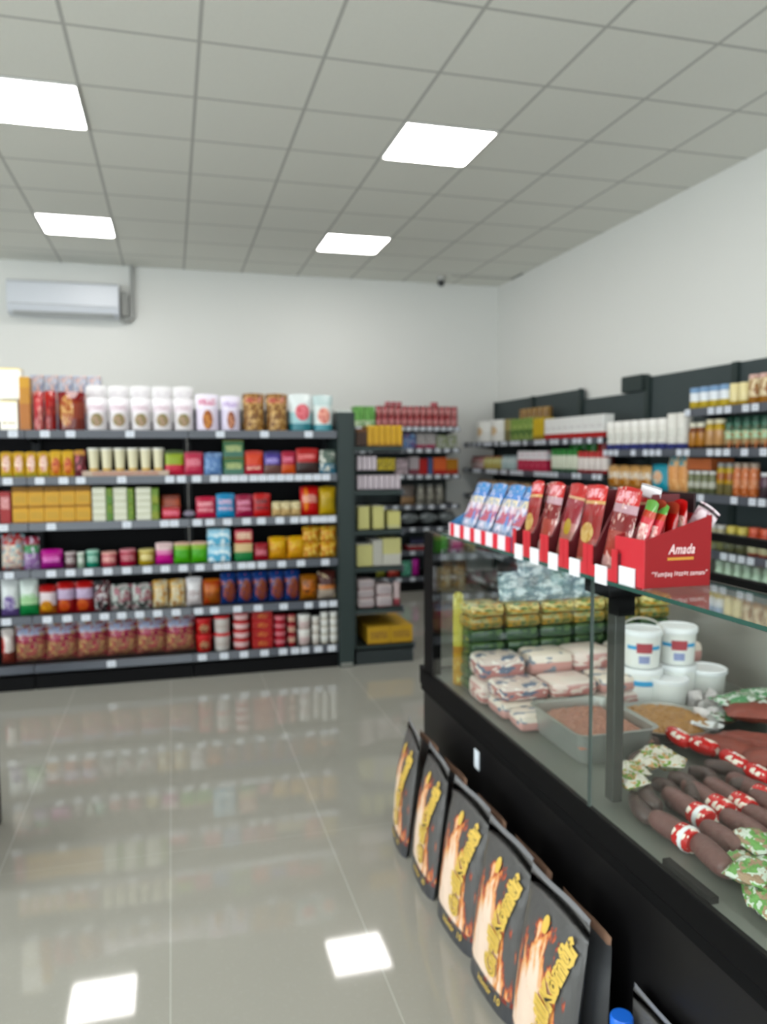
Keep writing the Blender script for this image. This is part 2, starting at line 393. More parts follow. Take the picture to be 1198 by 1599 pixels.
# rear side of the front rack + end panel + end rack
eu = thing('end_rack', 'dark end rack seen from its side with five narrow shelves', 'shelving', (2.25, 2.02, 0))
M().box(0, .02, 0, .88, .0, 1.80).build('back_panel', m_post, eu)
M().box(-.105, -.003, -.02, .90, 0, 1.80).build('side_panel', m_post, eu)
M().box(-.105, -.003, -.022, .90, 1.80, 1.815).build('light_cap', plain('cap_white', 'b9beb8', .4), eu)
M().box(-.10, -.015, -.034, -.021, .01, .03).build('floor_bolt', m_steel, eu)
M().box(.0, .445, 0, .88, 0, .115).build('base', plain('base_steel', '1f2729', .5), eu)
ESZ = [.135, .405, .705, .972, 1.255, 1.565]
for z in ESZ:
    d = .46 if z < .2 else .375
    sh = M().box(.02, d-.01, 0, .88, z-.035, z-.006).build('shelf', m_post, eu)
    M().box(d-.01, d, -.002, .882, z-.045, z+.003).build('price_rail', m_rail, sh)
# back wall rack
FZ = [.16, .45, .705, .95, 1.28, 1.565, 1.80]
def reg(n, w, off=0): return [(k+.5)*w/n+off for k in range(n)]
for x0, x1, lab in ((1.25, 2.2, 'back wall rack bay hidden behind the front rack'), (2.2, 3.15, 'back wall rack bay behind the end rack'), (3.15, 4.1, 'back wall rack bay between end rack and glass counter')):
    w = x1-x0
    unit(lab, (x0, 4.76, 0), 0, w, .52, FZ, 1.99, m_rpanel, [reg(6, w), reg(6, w), reg(6, w), reg(7, w), reg(9, w), reg(9, w), reg(12, w)])
# right wall rack
RB = [(5.2, 4.2, 2.10, [.13, .45, .75, 1.05, 1.34, 1.63], 'right wall rack bay nearest the back corner'),
      (4.2, 3.2, 2.10, [.13, .45, .75, 1.05, 1.34, 1.63], 'right wall rack bay second from the back corner'),
      (3.2, 2.15, 2.0, [.13, .45, .75, 1.05, 1.34, 1.63], 'right wall rack bay holding the white packs with red bases'),
      (2.15, 1.15, 2.11, [.13, .55, .89, 1.24, 1.53], 'right wall rack bay holding the white bottles'),
      (1.15, .15, 2.11, [.13, .55, .89, 1.24, 1.53, 1.79], 'right wall rack bay of jars at the right edge'),
      (.15, -.85, 2.11, [.13, .55, .89, 1.24, 1.53, 1.79], 'right wall rack bay outside the right edge')]
for y0, y1, top, zs, lab in RB:
    w = y0-y1
    rs = random.Random(int(y0*10))
    unit(lab, (4.30, y0, 0), -math.pi/2, w, .44, zs, top, m_rpanel, [sorted(rs.sample(reg(13, w), 8)) for z in zs])
tag(M().cham(4.69, 4.772, 2.24, 2.53, 2.006, 2.14, .004).build('roller_box', m_post), 'dark box fixed atop the right wall rack panels', 'box')
tag(M().cham(-.55, .31, -.5, .11, 0, .46, .006).build('low_stand', plain('dark_brown_board', '1c1715', .5)), 'low dark stand just entering at the left edge', 'stand')

# ------------------------------------------------------------------ products
ORD = 'first second third fourth fifth sixth seventh eighth ninth tenth eleventh twelfth thirteenth fourteenth fifteenth sixteenth'.split()
def ordl(i, n):
    if n == 2: return ('left', 'right')[i]
    if n == 3: return ('leftmost', 'middle', 'rightmost')[i]
    return ORD[i] + ' from left'
def tierl(t, n):
    if n == 2: return ('lower', 'upper')[t]
    if n == 3: return ('bottom', 'middle', 'top')[t]
    return 'bottom' if t == 0 else ('top' if t == n-1 else ORD[t] + ' up')
LID = {}
def solid(c, r=.4):
    if (c, r) not in LID: LID[(c, r)] = plain('lid_plastic', c, r)
    return LID[(c, r)]
def pm_box(w, h, d, mat, o): return [('body', M().cham(-w/2, w/2, 0, d, 0, h, .004).mesh('carton', mat))]
def pm_flat(w, h, d, mat, o):      # shrink-wrapped bar or brick with sealed ends
    m = M().cham(-w/2+.006, w/2-.006, 0, d, 0, h, .012); m.box(-w/2, w/2, d*.25, d*.75, h*.48, h*.52)
    return [('body', m.mesh('brick', mat, True))]
def pm_bag(w, h, d, mat, o): 
    m = M().pillow(w, h, d, seal=.06, flat=.12, lump=.12, rs=random.Random(int(w*999)+int(h*777))); m.v = [(x, y+d/2, z) for x, y, z in m.v]
    return [('body', m.mesh('bag', mat, True))]
def pm_pouch(w, h, d, mat, o):     # block-bottom pouch, wide base, crimped top
    m = M().pillow(w, h, d, seal=.05, flat=.9, lump=.05, rs=random.Random(5)); m.v = [(x, y+d/2, z) for x, y, z in m.v]
    return [('body', m.mesh('pouch', mat, True))]
def pm_lying(w, h, d, mat, o):     # soft bag lying down
    m = M().pillow(w, d, h, seal=.08, flat=.12, lump=.15); m.v = [(x, z, y+h/2) for x, y, z in m.v]; m.f = [f[::-1] for f in m.f]
    return [('body', m.mesh('soft_bag', mat, True))]
def pm_jar(w, h, d, mat, o):
    r = w/2*.94; lh = h*o.get('lid_h', .14)
    m = M().lathe([(r*.9, 0), (r, .006), (r, h*.62), (r*.97, h*.72), (r*.78, h-lh-.002), (r*.78, h-lh)], 18); l = M().lathe([(r*.86, h-lh), (r*.88, h-lh*.2), (r*.8, h)], 18)
    for q in (m, l): q.v = [(x, y+r, z) for x, y, z in q.v]
    return [('body', m.mesh('jar', mat, True)), ('lid', l.mesh('lid', solid(o.get('lid', 'd8d8d0')), True))]
def pm_tub(w, h, d, mat, o):
    r = w/2*.97; m = M().lathe([(r*.84, 0), (r*.87, .004), (r*.95, h*.86)], 20); l = M().lathe([(r, h*.84), (r, h*.97), (r*.94, h)], 20)
    for q in (m, l): q.v = [(x, y+r, z) for x, y, z in q.v]
    return [('body', m.mesh('tub', mat, True)), ('lid', l.mesh('lid', solid(o.get('lid', 'e8e8e4')), True))]
def pm_cup(w, h, d, mat, o):
    r = w/2*.98; m = M().lathe([(r*.62, 0), (r*.64, .003), (r*.93, h*.93)], 20); l = M().lathe([(r, h*.92), (r, h*.97), (r*.96, h)], 20)
    for q in (m, l): q.v = [(x, y+r, z) for x, y, z in q.v]
    return [('body', m.mesh('cup', mat, True)), ('lid', l.mesh('lid', solid(o.get('lid', 'd8d6cc')), True))]
def pm_can(w, h, d, mat, o):
    r = w/2*.95; m = M().lathe([(r*.9, 0), (r, .006), (r, h-.006), (r*.93, h-.002), (r*.9, h-.005), (0, h-.005)], 20); m.v = [(x, y+r, z) for x, y, z in m.v]
    return [('body', m.mesh('can', mat, True))]
def pm_bottle(w, h, d, mat, o):
    r = w/2*.93; m = M().lathe([(r*.85, 0), (r, .01), (r, h*.66), (r*.8, h*.78), (r*.4, h*.87), (r*.38, h*.9)], 18); l = M().lathe([(r*.5, h*.88), (r*.5, h*.99), (r*.44, h)], 14)
    for q in (m, l): q.v = [(x, y+r, z) for x, y, z in q.v]
    return [('body', m.mesh('bottle', mat, True)), ('cap', l.mesh('cap', solid(o.get('lid', 'e4e4e0')), True))]
PM = dict(box=pm_box, flat=pm_flat, bag=pm_bag, pouch=pm_pouch, lying=pm_lying, jar=pm_jar, tub=pm_tub, cup=pm_cup, can=pm_can, bottle=pm_bottle)
NPROD = [0]
def row(fr, name, cat, look, place, kind, mat, px0, px1, pyt, z, n=1, tiers=1, d=.2, gap=.04, group=None, jit=.0, back=0.0, **o):
    """one row of equal products standing on height z between two measured columns, top at row pyt"""
    ax, P = fr
    P = P+back
    at = at_y if ax == 'y' else at_x
    def col(px):
        lo, hi = 300, 1200
        for _ in range(40):
            mid = (lo+hi)/2
            if at(px, mid, P).z > z: lo = mid
            else: hi = mid
        p = at(px, lo, P); return p.x if ax == 'y' else -p.y
    a, b = col(px0), col(px1)
    H = at((px0+px1)/2, pyt, P).z - z
    if 'h' in o: H = o['h']
    w = (b-a)/n; h = H/tiers
    parts = PM[kind](w*(1-gap), h*.985, d, mat, o)
    rs = random.Random(int(px0*7+z*100))
    first = None
    for t in range(tiers):
        for i in range(n):
            x = a+w*(i+.5)+rs.uniform(-jit, jit)*w
            loc = Vector((x, P, z+t*h)) if ax == 'y' else Vector((P, -x, z+t*h))
            rz = (0 if ax == 'y' else -math.pi/2) + rs.uniform(-1, 1)*jit*.5
            if first is None:
                ob = bpy.data.objects.new(name, parts[0][1]); C.objects.link(ob); first = ob
                for pn, pmesh in parts[1:]:
                    q = bpy.data.objects.new(pn, pmesh); C.objects.link(q); q.parent = ob; kid(ob, q)
            else: ob = copy_tree(first)
            ob.location = loc + (Vector((0, 0, 0)) if ax == 'y' else Vector((0, 0, 0))); ob.rotation_euler = (0, 0, rz)
            bits = [look]
            if tiers > 1 and n > 1: bits.append(tierl(t, tiers)+' layer, '+ordl(i, n))
            elif tiers > 1: bits.append(tierl(t, tiers)+' of stack')
            elif n > 1: bits.append(ordl(i, n))
            lab = ', '.join(bits)+', '+place if (n > 1 or tiers > 1) else look+' on '+place
            tag(ob, lab, cat, (group or look+' rows on '+place) if n*tiers > 1 else None)
            NPROD[0] += 1
    return first
G = ('y', 2.045)
def g(k, *a, **kw):
    z = GZ[5-k]
    name, cat, look, kind, mat, px0, px1, pyt = a
    pl = "front rack's " + ('top', 'second', 'third', 'fourth', 'fifth', 'bottom')[k]+' shelf'
    return row(G, name, cat, look, pl, kind, mat, px0, px1, pyt, z+.001, **kw)
W_ = 'dddbd8'
# --- top shelf
g(0, 'coffee_packet', 'packet', 'cream shiny carton with gold edge', 'box', pack([(0, 'fbf6ea'), (.95, 'f6e3a8')], print_=(.2, .3, 'b5a98c'), rough=.15), 0, 29, 625, d=.14)
g(0, 'coffee_tin', 'packet', 'tall gold and orange packet', 'box', pack([(0, 'b8762a'), (.5, 'c9912f'), (.8, 'd9a63a')], rough=.3), 31, 49, 587, d=.12)
tag(M().cham(-.078, .060, 0, .14, 0, .195, .01).build('cream_box', pack([(0, 'fdfaf2'), (.93, 'f6e3a8')], rough=.12), None, True, (at_y(17, 625, 2.045).x, 2.045, 1.669+.195)), 'upper cream shiny box with gold edge, at left end of top shelf', 'box')
g(0, 'coffee_pouch', 'pouch', 'pink red shiny foil pouch', 'pouch', pack([(0, 'a63238'), (.5, 'c45054'), (.85, 'b53c40')], spots=('e0a8a0', 5, .56), rough=.15), 51, 69, 609, d=.1)
g(0, 'coffee_pouch', 'pouch', 'deep red shiny foil pouch', 'pouch', pack([(0, '8c1c20'), (.6, 'a5262a')], spots=('c05a50', 5, .6), rough=.15), 69, 88, 608, d=.1)
g(0, 'coffee_pouch', 'pouch', 'wide brown red foil pouch', 'pouch', pack([(0, '6e2a20'), (.3, '8a4030'), (.75, '7c201e')], pic=(.35, .5, .25, .4, 'c9a070', 'a0583c'), rough=.15), 89, 133, 609, d=.12)
g(0, 'patterned_box', 'box', 'pale blue speckled box behind red pouches', 'box', pack([(0, 'c3c8d4')], spots=('8e9ab4', 6, .53, 'd8b8b0'), rough=.5), 49, 160, 585, n=5, back=.25, d=.1)
g(0, 'flour_bag', 'bag', 'white bag with round meal picture', 'pouch', pack([(0, 'd2ced0'), (.55, 'dcd5da'), (.72, 'e4e0e4')], print_=(.62, .78, 'bfa8b4'), pic=(.5, .32, .3, .2, '7d7a50', 'a68c78'), rough=.45), 134, 304, 620, n=5, d=.12)
g(0, 'flour_bag', 'bag', 'plain white bag behind picture bags', 'pouch', pack([(0, 'dcdadb')], print_=(.75, .88, 'c6c0c6'), rough=.5), 134, 304, 600, n=5, back=.14, d=.1)
g(0, 'grain_bag', 'bag', 'white bag with pink crest and brown figure', 'pouch', pack([(0, 'd5cddb'), (.6, 'dfdae4')], print_=(.68, .86, 'c06a88'), pic=(.5, .3, .22, .26, '8a4a34', 'c98a50'), rough=.45), 306, 344, 613, d=.12)
g(0, 'grain_bag', 'bag', 'narrow lilac white bag with dark figure', 'pouch', pack([(0, 'cdc6d6'), (.6, 'dcd7e2')], print_=(.66, .82, 'a890c0'), pic=(.5, .3, .2, .25, '7a4438', 'bc8468'), rough=.45), 345, 378, 616, d=.12)
g(0, 'nut_bag', 'bag', 'brown bag printed with nuts', 'pouch', pack([(0, 'b08a52'), (.22, '9a7446')], spots=('c9a877', 7, .5, '7a5534'), print_=(.74, .88, 'b0504a'), rough=.4), 380, 452, 612, n=2, d=.14)
g(0, 'frozen_bag', 'bag', 'white teal bag with pink fish', 'pouch', pack([(0, '3f7f8a'), (.2, '9fc0c4'), (.5, 'd2d8d8')], pic=(.55, .5, .32, .22, 'd88088', 'c9626a'), rough=.3), 453, 490, 613, d=.12)
g(0, 'frozen_bag', 'bag', 'white bag with salmon picture', 'pouch', pack([(0, '5a98a4'), (.18, 'cfd6d4'), (.7, 'b4c4c4')], pic=(.5, .42, .3, .22, 'e0a898', 'c97c74'), rough=.3), 490, 523, 615, d=.12)
# --- second shelf
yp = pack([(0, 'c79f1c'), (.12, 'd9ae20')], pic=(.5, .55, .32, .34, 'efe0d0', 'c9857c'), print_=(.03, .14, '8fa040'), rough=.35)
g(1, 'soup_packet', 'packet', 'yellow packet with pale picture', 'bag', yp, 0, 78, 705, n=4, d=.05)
g(1, 'soup_packet', 'packet', 'yellow packet with red picture', 'bag', pack([(0, 'd0a018'), (.5, 'e0b524')], pic=(.5, .42, .36, .32, 'b8402c', 'd98a50'), rough=.35), 78, 116, 703, n=2, d=.05)
g(1, 'soup_packet', 'packet', 'dark red packet with yellow top', 'bag', pack([(0, '5a1420'), (.8, 'c89a20')], spots=('c46a78', 5, .58), rough=.35), 116, 134, 702, d=.05)
tag(M().box(-.27, .27, 0, .1, 0, .035).build('cardboard_tray', pack([(0, 'b9a595')], print_=(.2, .8, 'a0604a')), None, False, (at_y(197, 737, 2.04).x, 2.04, 1.373)), 'long shallow cardboard tray under the cream cups', 'tray')
g(1, 'dessert_cup', 'cup', 'cream tapered cup with amber base', 'cup', pack([(0, '9a5a30'), (.14, 'c9a050'), (.3, 'd8d2b8')], rough=.35), 136, 258, 699, n=6, gap=.03, d=.1, back=.004, z_off=0)
g(1, 'drink_sachet', 'packet', 'green and red fruit packet', 'bag', pack([(0, 'c83a4c'), (.42, '9cb040'), (.85, '4a5a3a')], rough=.35), 258, 288, 702, d=.05)
g(1, 'drink_sachet', 'packet', 'pink berry packet', 'bag', pack([(0, 'c04058'), (.9, 'b05060')], print_=(.4, .7, 'd68090'), rough=.35), 288, 318, 705, d=.05)
g(1, 'drink_sachet', 'packet', 'light blue packet', 'bag', pack([(0, '6080b0'), (.8, '5a6f98')], spots=('88a4c8', 5, .55), rough=.35), 319, 348, 706, d=.05)
g(1, 'tea_box', 'box', 'dark green box', 'box', pack([(0, '45705e'), (.4, '2f6238'), (.95, '9a8a3a')], print_=(.35, .7, 'b0b878'), rough=.4), 349, 382, 687, tiers=2, d=.1)
g(1, 'drink_sachet', 'packet', 'orange red packet', 'bag', pack([(0, 'c8384a'), (.4, 'e0583c'), (.85, 'c8504a')], print_=(.2, .35, 'e0b8a0'), rough=.35), 382, 412, 703, d=.05)
g(1, 'drink_sachet', 'packet', 'purple and brown packet', 'bag', pack([(0, '6a4a44'), (.42, '4a3a90'), (.85, '38306a')], print_=(.5, .7, 'a898d8'), rough=.35), 413, 440, 704, d=.05)
g(1, 'drink_sachet', 'packet', 'magenta packet with orange base', 'bag', pack([(0, 'd06030'), (.42, 'b02048')], print_=(.55, .75, 'd87090'), rough=.35), 440, 463, 704, d=.05)
g(1, 'drink_sachet', 'packet', 'bright red packet with dark base', 'bag', pack([(0, '3a2a28'), (.45, 'b8121c')], print_=(.6, .75, 'e08080'), rough=.35), 463, 499, 699, d=.06)
g(1, 'drink_sachet', 'packet', 'teal and white packet', 'bag', pack([(0, '33708a'), (.42, '5a6a60')], spots=('d0cfc6', 4, .55), rough=.35), 500, 526, 702, d=.05)
# --- third shelf
g(2, 'cereal_box', 'box', 'tall red box with white lettering', 'box', pack([(0, 'a01a20')], print_=(.45, .85, 'd8a0a0'), rough=.35), 0, 18, 767, d=.15)
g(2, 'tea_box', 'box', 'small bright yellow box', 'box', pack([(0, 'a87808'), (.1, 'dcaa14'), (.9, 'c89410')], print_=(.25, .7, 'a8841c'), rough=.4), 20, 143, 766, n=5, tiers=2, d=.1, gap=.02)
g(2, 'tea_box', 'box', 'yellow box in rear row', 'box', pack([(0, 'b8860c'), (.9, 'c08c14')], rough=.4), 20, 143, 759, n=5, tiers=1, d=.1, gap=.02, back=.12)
wg = pack([(0, 'd4d4c4'), (.9, 'b8bca0')], print_=(.35, .5, 'c0c4b0'), rough=.4)
for k, (a, b, cc) in enumerate(((145, 177, '4f7f34'), (178, 210, '6a8a34'), (213, 249, '8a9636'))):
    pos = ('left', 'middle', 'right')[k]
    g(2, 'tea_box', 'box', 'white flat carton in %s pile' % pos, 'box', wg, a, a+(b-a)*.66, 761, tiers=5, d=.12, gap=.02)
    g(2, 'tea_box', 'box', 'green carton beside %s white pile' % pos, 'box', pack([(0, cc), (.5, '6a8a34')], spots=('a8b060', 5, .6), rough=.4), a+(b-a)*.66+.5, b, 762, tiers=2, d=.12, gap=.02)
g(2, 'sweet_packet', 'packet', 'crimson packet below orange one', 'flat', pack([(0, 'b81c3c')], print_=(.3, .7, 'd86880'), rough=.3), 251, 284, 792, d=.08)
g(2, 'sweet_packet', 'packet', 'orange packet above crimson one', 'flat', pack([(0, 'b8562a'), (.8, '8a3c20')], rough=.3), 251, 284, 772, d=.05, back=.09)
g(2, 'sweet_packet', 'packet', 'low silver packet', 'lying', pack([(0, '9c96a4')], spots=('6a6478', 6, .55), rough=.25), 286, 306, 795, d=.1)
for a, b, top, c1, c2, nm in ((306, 338, 775, 'c03850', 'e0a0a8', 'rosy red'), (338, 368, 770, '3a90c0', 'd0a8c0', 'sky blue'), (368, 396, 772, '9c1848', 'd88aa8', 'magenta'), (396, 424, 770, 'c02430', '40242c', 'scarlet')):
    g(2, 'sweet_packet', 'packet', '%s packet with pale lettering' % nm, 'bag', pack([(0, c1)], print_=[(.3, .45, c2), (.55, .75, c2)], rough=.3), a, b, top, d=.06)
g(2, 'biscuit_packet', 'packet', 'small cream packet', 'bag', pack([(0, 'c8ac80'), (.5, 'd8cca8')], spots=('9c7c50', 5, .58), rough=.35), 425, 472, 783, n=3, d=.06, jit=.05)
g(2, 'crisp_bag', 'bag', 'tall orange red crisp bag', 'bag', pack([(0, 'c82c18'), (.9, 'a8201c')], pic=(.3, .55, .14, .4, 'e88c30', 'e88c30'), print_=(.45, .7, 'd0a090'), rough=.3), 470, 500, 759, d=.1)
g(2, 'crisp_bag', 'bag', 'tall yellow crisp bag', 'bag', pack([(0, 'c8a818'), (.9, 'b09010')], print_=(.25, .6, '9c8410'), rough=.3), 500, 527, 759, d=.1)
# --- fourth shelf
g(3, 'crisp_bag', 'bag', 'big red topped white bag', 'bag', pack([(0, '9a1c1c'), (.08, 'd8c8b8'), (.7, 'b81820')], spots=('b89088', 6, .55, '8fb0b8'), rough=.3), 0, 38, 834, d=.12)
g(3, 'sweet_bag', 'bag', 'green bag with dark red top', 'bag', pack([(0, '8a6a98'), (.5, '1f8048'), (.75, '8a2c40')], spots=('c8c0d0', 5, .58), rough=.3), 36, 62, 838, d=.08)
g(3, 'sweet_bag', 'bag', 'magenta slanting bag', 'bag', pack([(0, '94247c'), (.5, 'b83090')], print_=(.35, .6, 'd878c0'), rough=.3), 62, 98, 858, d=.08)
for a, b, top, c1, c2, nm in ((100, 120, 862, '5c4044', 'b0a4a4', 'dark brown'), (120, 133, 862, '8a9a8a', 'c8ccc4', 'pale grey'), (133, 156, 859, '1e8068', 'a0c4b4', 'teal'), (156, 184, 862, 'a84a54', 'd8a8a0', 'rose'), (185, 214, 858, 'a02440', 'c88890', 'wine red'), (215, 243, 858, 'a89030', 'd8cc90', 'olive yellow')):
    g(3, 'biscuit_roll', 'packet', '%s round biscuit roll' % nm, 'can', pack([(0, c1), (.85, c2)], print_=(.3, .7, c2), rough=.3), a, b, top, d=.07)
g(3, 'sweet_bag', 'bag', 'pink bag with white top', 'bag', pack([(0, 'c83090'), (.45, 'd080a8'), (.65, 'd0b8b8')], rough=.3), 243, 271, 847, d=.07)
g(3, 'sweet_bag', 'bag', 'grass green bag', 'bag', pack([(0, '58a830'), (.65, '90b850'), (.85, 'c8a898')], rough=.3), 272, 325, 846, n=2, d=.07)
g(3, 'wafer_packet', 'packet', 'light blue flow wrapped packet', 'flat', pack([(0, '6ab0d0'), (.5, '98c4d8')], spots=('d8e4e8', 4, .55), rough=.3), 323, 363, 825, tiers=2, d=.13)
g(3, 'wafer_packet', 'packet', 'green base cream packet', 'flat', pack([(0, '2c7a44'), (.5, 'c8b088')], rough=.35), 365, 397, 847, d=.12)
row(G, 'wafer_packet', 'packet', 'red packet on the green cream packet', "front rack's fourth shelf", 'flat', pack([(0, 'b8243c'), (.6, 'c04858')], print_=(.3, .8, 'd8c8a8'), rough=.35), 365, 397, 822, GZ[2]+.122, d=.12, h=.10)
g(3, 'sweet_bag', 'bag', 'dark red small bag', 'bag', pack([(0, '9c1c34')], print_=(.3, .6, 'd07c8c'), rough=.3), 397, 420, 848, d=.06)
g(3, 'pasta_bag', 'bag', 'bright yellow bag', 'bag', pack([(0, 'd8a010'), (.5, 'e4b81c')], spots=('d88018', 4, .6), rough=.3), 420, 477, 838, n=2, d=.1, jit=.04)
g(3, 'crisp_bag', 'bag', 'yellow bag with orange marks', 'bag', pack([(0, 'd09c20'), (.5, 'd8a828')], spots=('c8502c', 4, .58, 'e8cc80'), rough=.3), 474, 528, 822, n=2, tiers=2, d=.1)
# --- fifth shelf
g(4, 'crisp_bag', 'bag', 'white bag with purple print', 'bag', pack([(0, '5a4a78'), (.2, 'ccd0d0')], pic=(.5, .35, .34, .22, '6a5890', 'b0a8c0'), rough=.3), 0, 29, 905, d=.1)
g(4, 'crisp_bag', 'bag', 'white bag with green print', 'bag', pack([(0, '2c8048'), (.3, 'a8c8a0'), (.5, 'c8d0cc')], print_=(.4, .6, '8ab880'), rough=.3), 29, 60, 905, d=.1)
g(4, 'croissant_bag', 'bag', 'white red topped bag with golden pastry', 'bag', pack([(0, '9c5a34'), (.3, 'ccc0c4'), (.75, 'a82028')], pic=(.45, .28, .36, .2, 'd8a040', 'c08030'), rough=.3), 60, 88, 914, d=.1)
g(4, 'croissant_bag', 'bag', 'red bag with lilac band', 'bag', pack([(0, '8c2028'), (.45, 'b0a0b8'), (.78, 'b0181c')], pic=(.4, .25, .3, .2, 'b84c34', 'c86c40'), rough=.3), 88, 146, 909, n=2, d=.1)
g(4, 'croissant_bag', 'bag', 'black and white bag', 'bag', pack([(0, '23282a'), (.4, '8a7c84'), (.65, '34383a')], spots=('d0d0d0', 4, .53, '6a2c34'), rough=.3), 146, 172, 908, d=.1)
g(4, 'croissant_bag', 'bag', 'white bag with dark patches', 'bag', pack([(0, 'b0b4b0')], spots=('343c38', 3, .55, '9a6c74'), rough=.3), 172, 238, 912, n=2, d=.1)
g(4, 'bread_bag', 'bag', 'golden round loaf bag', 'bag', pack([(0, 'a8702c'), (.5, 'b8843c')], spots=('d8b070', 4, .5, 'c8c0a8'), rough=.3), 238, 291, 906, n=2, d=.12)
g(4, 'bread_bag', 'bag', 'white bread bag', 'bag', pack([(0, 'c0b8b8'), (.3, 'd4d2d4')], print_=(.35, .55, 'a08c8c'), rough=.3), 291, 317, 902, d=.12)
g(4, 'bread_bag', 'bag', 'orange pastry bag', 'bag', pack([(0, '98582c'), (.5, 'c07024')], spots=('a83c20', 3, .55), rough=.3), 317, 346, 905, d=.12)
g(4, 'croissant_bag', 'bag', 'blue bag of small croissants', 'bag', pack([(0, '223a70'), (.7, '26407c')], pic=(.58, .42, .36, .36, '8c4a30', '6a3a44'), spots=('b86040', 4, .62), rough=.25), 346, 470, 893, n=5, d=.12, jit=.03)
g(4, 'croissant_bag', 'bag', 'orange ring pastry bag', 'bag', pack([(0, '9a6434')], pic=(.5, .5, .4, .3, 'c87828', '5a3420'), rough=.3), 470, 498, 898, d=.12)
g(4, 'croissant_bag', 'bag', 'brown bag with cream base', 'bag', pack([(0, 'a89c90'), (.35, 'c88458'), (.5, '4a2420')], spots=('c8b89c', 3, .62), rough=.3), 498, 528, 892, d=.12)
# --- bottom shelf
g(5, 'sweets_bag', 'bag', 'white bag with red corner', 'bag', pack([(0, '7a3c34'), (.35, 'd8d0cc')], pic=(.1, .55, .25, .25, 'b02c34', 'c85c50'), rough=.3), 0, 21, 984, d=.15)
g(5, 'sweets_bag', 'bag', 'large bag of mixed sweets, silver panel', 'bag', pack([(0, '96705c'), (.52, '8a1c48'), (.68, 'b4b6c0'), (.92, '6c1434')], spots=('b89c70', 8, .54, '9c3c50'), print_=(.7, .86, '8898b8'), rough=.2, crinkle=.3), 21, 305, 967, n=6, d=.2, jit=.01, gap=-.05)
g(5, 'sweets_bag', 'bag', 'maroon bag top behind the mixed sweets', 'bag', pack([(0, '6c1434')], spots=('8c5060', 6, .6), rough=.25), 21, 305, 978, n=6, d=.1, back=.21)
g(5, 'chocolate_tub', 'tub', 'red tub with cream label', 'tub', pack([(0, 'a0141c'), (.2, 'b8141c')], pic=(.5, .45, .3, .3, 'c8a080', '6a3024'), rough=.3), 306, 333, 966, tiers=2, lid='b81018', d=.1)
g(5, 'chocolate_tub', 'tub', 'white tub with red rim', 'tub', pack([(0, 'c0bcb8')], print_=(.3, .6, 'a89890'), rough=.3), 334, 362, 962, tiers=2, lid='c01820', d=.1)
g(5, 'sweet_tub', 'tub', 'flat red and white round tin', 'tub', pack([(0, 'a81c24'), (.3, 'd0b4b4')], rough=.3), 364, 393, 958, tiers=4, lid='b82028', d=.1)
g(5, 'wafer_box', 'box', 'red box with gold oval', 'box', pack([(0, 'a01018'), (.9, 'c01820')], pic=(.5, .5, .25, .28, 'c88050', 'a03020'), rough=.35), 394, 427, 955, tiers=4, d=.1)
g(5, 'sweet_tub', 'tub', 'pink tin', 'tub', pack([(0, 'a8303c'), (.5, 'c88088')], rough=.3), 427, 450, 961, tiers=4, lid='a82834', d=.1)
g(5, 'sweet_tub', 'tub', 'narrow dark red tin', 'tub', pack([(0, '8c242c'), (.4, 'b89888')], rough=.3), 450, 464, 960, tiers=3, lid='98202a', d=.1)
g(5, 'cream_tub', 'tub', 'white tub with pink label', 'tub', pack([(0, 'b8a8a4'), (.3, 'd4d0cc')], print_=(.3, .6, 'b08488'), rough=.3), 465, 488, 960, tiers=2, lid='dcdcd8', d=.1)
g(5, 'cream_tub', 'tub', 'small grey white tub', 'tub', pack([(0, 'b4aca4'), (.5, 'ccc8c2')], rough=.3), 488, 501, 963, tiers=3, lid='d4d4ce', d=.1)
g(5, 'cream_tub', 'tub', 'small white tub', 'tub', pack([(0, 'b8b4a8'), (.4, 'd0d0cc')], rough=.3), 501, 530, 956, n=2, tiers=4, lid='dcdcd8', d=.1)

# --- end rack, seen from its side
EP = ('y', 2.05)
def e(z, place, *a, **kw):
    name, cat, look, kind, mat, px0, px1, pyt = a
    return row(EP, name, cat, look, "end rack's "+place, kind, mat, px0, px1, pyt, z, **kw)
e(1.566, 'top shelf', 'tall_box', 'box', 'dark brown box', 'box', pack([(0, '3c2414'), (.8, '6a4420')], rough=.5), 556, 574, 669, d=.2)
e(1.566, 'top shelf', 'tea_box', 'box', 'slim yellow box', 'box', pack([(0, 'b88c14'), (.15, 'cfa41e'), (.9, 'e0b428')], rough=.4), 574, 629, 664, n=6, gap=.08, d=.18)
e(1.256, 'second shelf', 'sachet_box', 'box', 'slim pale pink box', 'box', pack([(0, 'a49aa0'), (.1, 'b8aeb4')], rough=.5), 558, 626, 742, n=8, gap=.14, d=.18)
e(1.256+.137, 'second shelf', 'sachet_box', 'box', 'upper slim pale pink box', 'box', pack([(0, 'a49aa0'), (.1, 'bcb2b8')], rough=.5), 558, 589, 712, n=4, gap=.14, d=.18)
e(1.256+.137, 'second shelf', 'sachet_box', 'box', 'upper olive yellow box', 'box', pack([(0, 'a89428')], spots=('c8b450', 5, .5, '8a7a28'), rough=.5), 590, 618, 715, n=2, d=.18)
e(.973, 'third shelf', 'paper_pack', 'packet', 'pale yellow pack', 'box', pack([(0, 'bdb984')], rough=.55), 557, 603, 790, n=2, gap=.25, d=.2)
e(.973, 'third shelf', 'paper_pack', 'packet', 'small pale yellow pack', 'box', pack([(0, 'b8b690'), (.2, 'c2bd84')], rough=.55), 606, 626, 798, d=.2)
e(.706, 'fourth shelf', 'paper_pack', 'packet', 'yellow and grey paper pack', 'box', pack([(0, 'bab684')], rough=.55), 557, 583, 850, d=.2)
